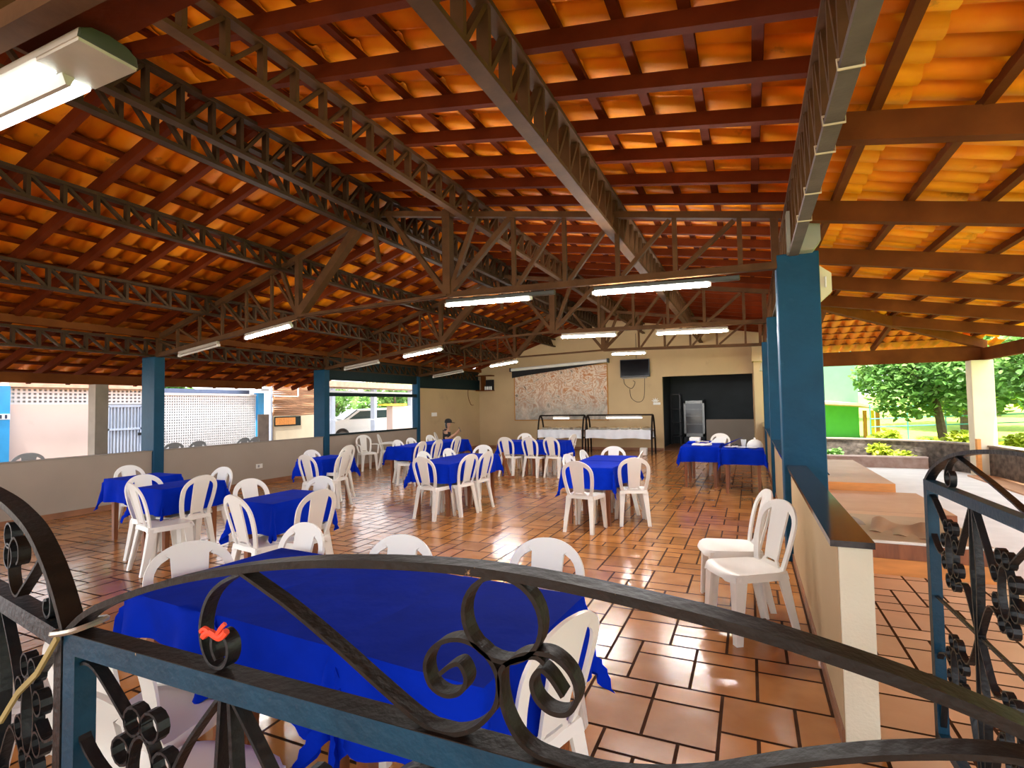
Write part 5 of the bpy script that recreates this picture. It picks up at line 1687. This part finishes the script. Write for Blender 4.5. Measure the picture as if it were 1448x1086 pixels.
chains += hand((.31, .09, .92), (.5, -.1, .75), (-.1, 1, 0)) + hand((.31, -.09, .92), (.5, .1, .75), (.1, -1, 0))
pr = skin_body('person', chains, 'skin')
pr.location = (-7.52, 12.44, 0)
pr.scale = (.93, .93, .93)
pr.rotation_euler = (0, 0, R(20))
tag(pr, 'person in black cap and top seated beyond the far left table, holding a phone', 'person')
sh = skin_body('shirt', [[((0, 0, .48), (.165, .135)), ((-.01, 0, .66), (.155, .125)), ((.0, 0, .84), (.175, .125)), ((.0, 0, .98), (.15, .097)), ((.01, 0, 1.02), .075)],
                         [((0, 0, .98), (.15, .097)), ((.0, .18, .965), .076), ((.025, .23, .78), .06)], [((0, 0, .98), (.15, .097)), ((.0, -.18, .965), .076), ((.025, -.23, .78), .06)]], 'shirt', pr)
tr_ = skin_body('trousers', [[((0, 0, .46), (.17, .14)), ((.06, .10, .50), .106), ((.45, .12, .51), .074), ((.44, .12, .28), .062), ((.45, .12, .12), .05)], [((0, 0, .46), (.17, .14)), ((.06, -.10, .50), .106), ((.45, -.12, .51), .074), ((.44, -.12, .28), .062), ((.45, -.12, .12), .05)]], 'jeans', pr)
mb = MB().lathe([(.105, 0), (.108, .03), (.10, .075), (.07, .11), (.02, .125)], (.045, 0, 1.20), 18)
mb.hull([(.10, -.075, 1.205), (.235, -.05, 1.19), (.235, .05, 1.19), (.10, .075, 1.205)], [(.10, -.075, 1.217), (.235, -.05, 1.20), (.235, .05, 1.20), (.10, .075, 1.217)])
part(pr, 'cap', mb, 'shirt')
mb = MB()
mb.grid(lambda u, v: (.045 + (-.09 - .008 * math.sin(v * 9)) * math.cos((u - .5) * 2.6), .098 * math.sin((u - .5) * 2.6), 1.20 - .30 * v), 14, 8).solid(.02)
part(pr, 'hair', mb, 'black')
for s in (-1, 1):
    part(pr, 'eye', MB().lathe([(.001, -.008), (.008, -.004), (.009, 0), (.008, .004), (.001, .008)], (.121, s * .032, 1.175), 8), 'black')
    part(pr, 'ear', MB().tube([(.04, s * .088, 1.13), (.03, s * .098, 1.16), (.045, s * .092, 1.185)], .012, 6), 'skin')
part(pr, 'nose', MB().hull([(.115, -.014, 1.135), (.115, .014, 1.135), (.118, 0, 1.18)], [(.143, -.008, 1.138), (.143, .008, 1.138), (.125, 0, 1.175)]), 'skin')
part(pr, 'mouth', MB().box(.118, .125, -.022, .022, 1.108, 1.116), 'red', smooth=False)
ph = tag(MB().box(-.004, .004, -.038, .038, -.07, .07).bevel(.003).build('phone', 'black', smooth=False), 'black phone held up by the person in the cap', 'phone')
q = Vector((.385, 0, 1.0))
ph.location = pr.location + Matrix.Rotation(R(20), 3, 'Z') @ q * .93
ph.rotation_euler = (0, R(-25), R(20))
chair(-7.56, 12.42, -66, 'white plastic chair under the person in the black cap', 'chairs around the long far left table')
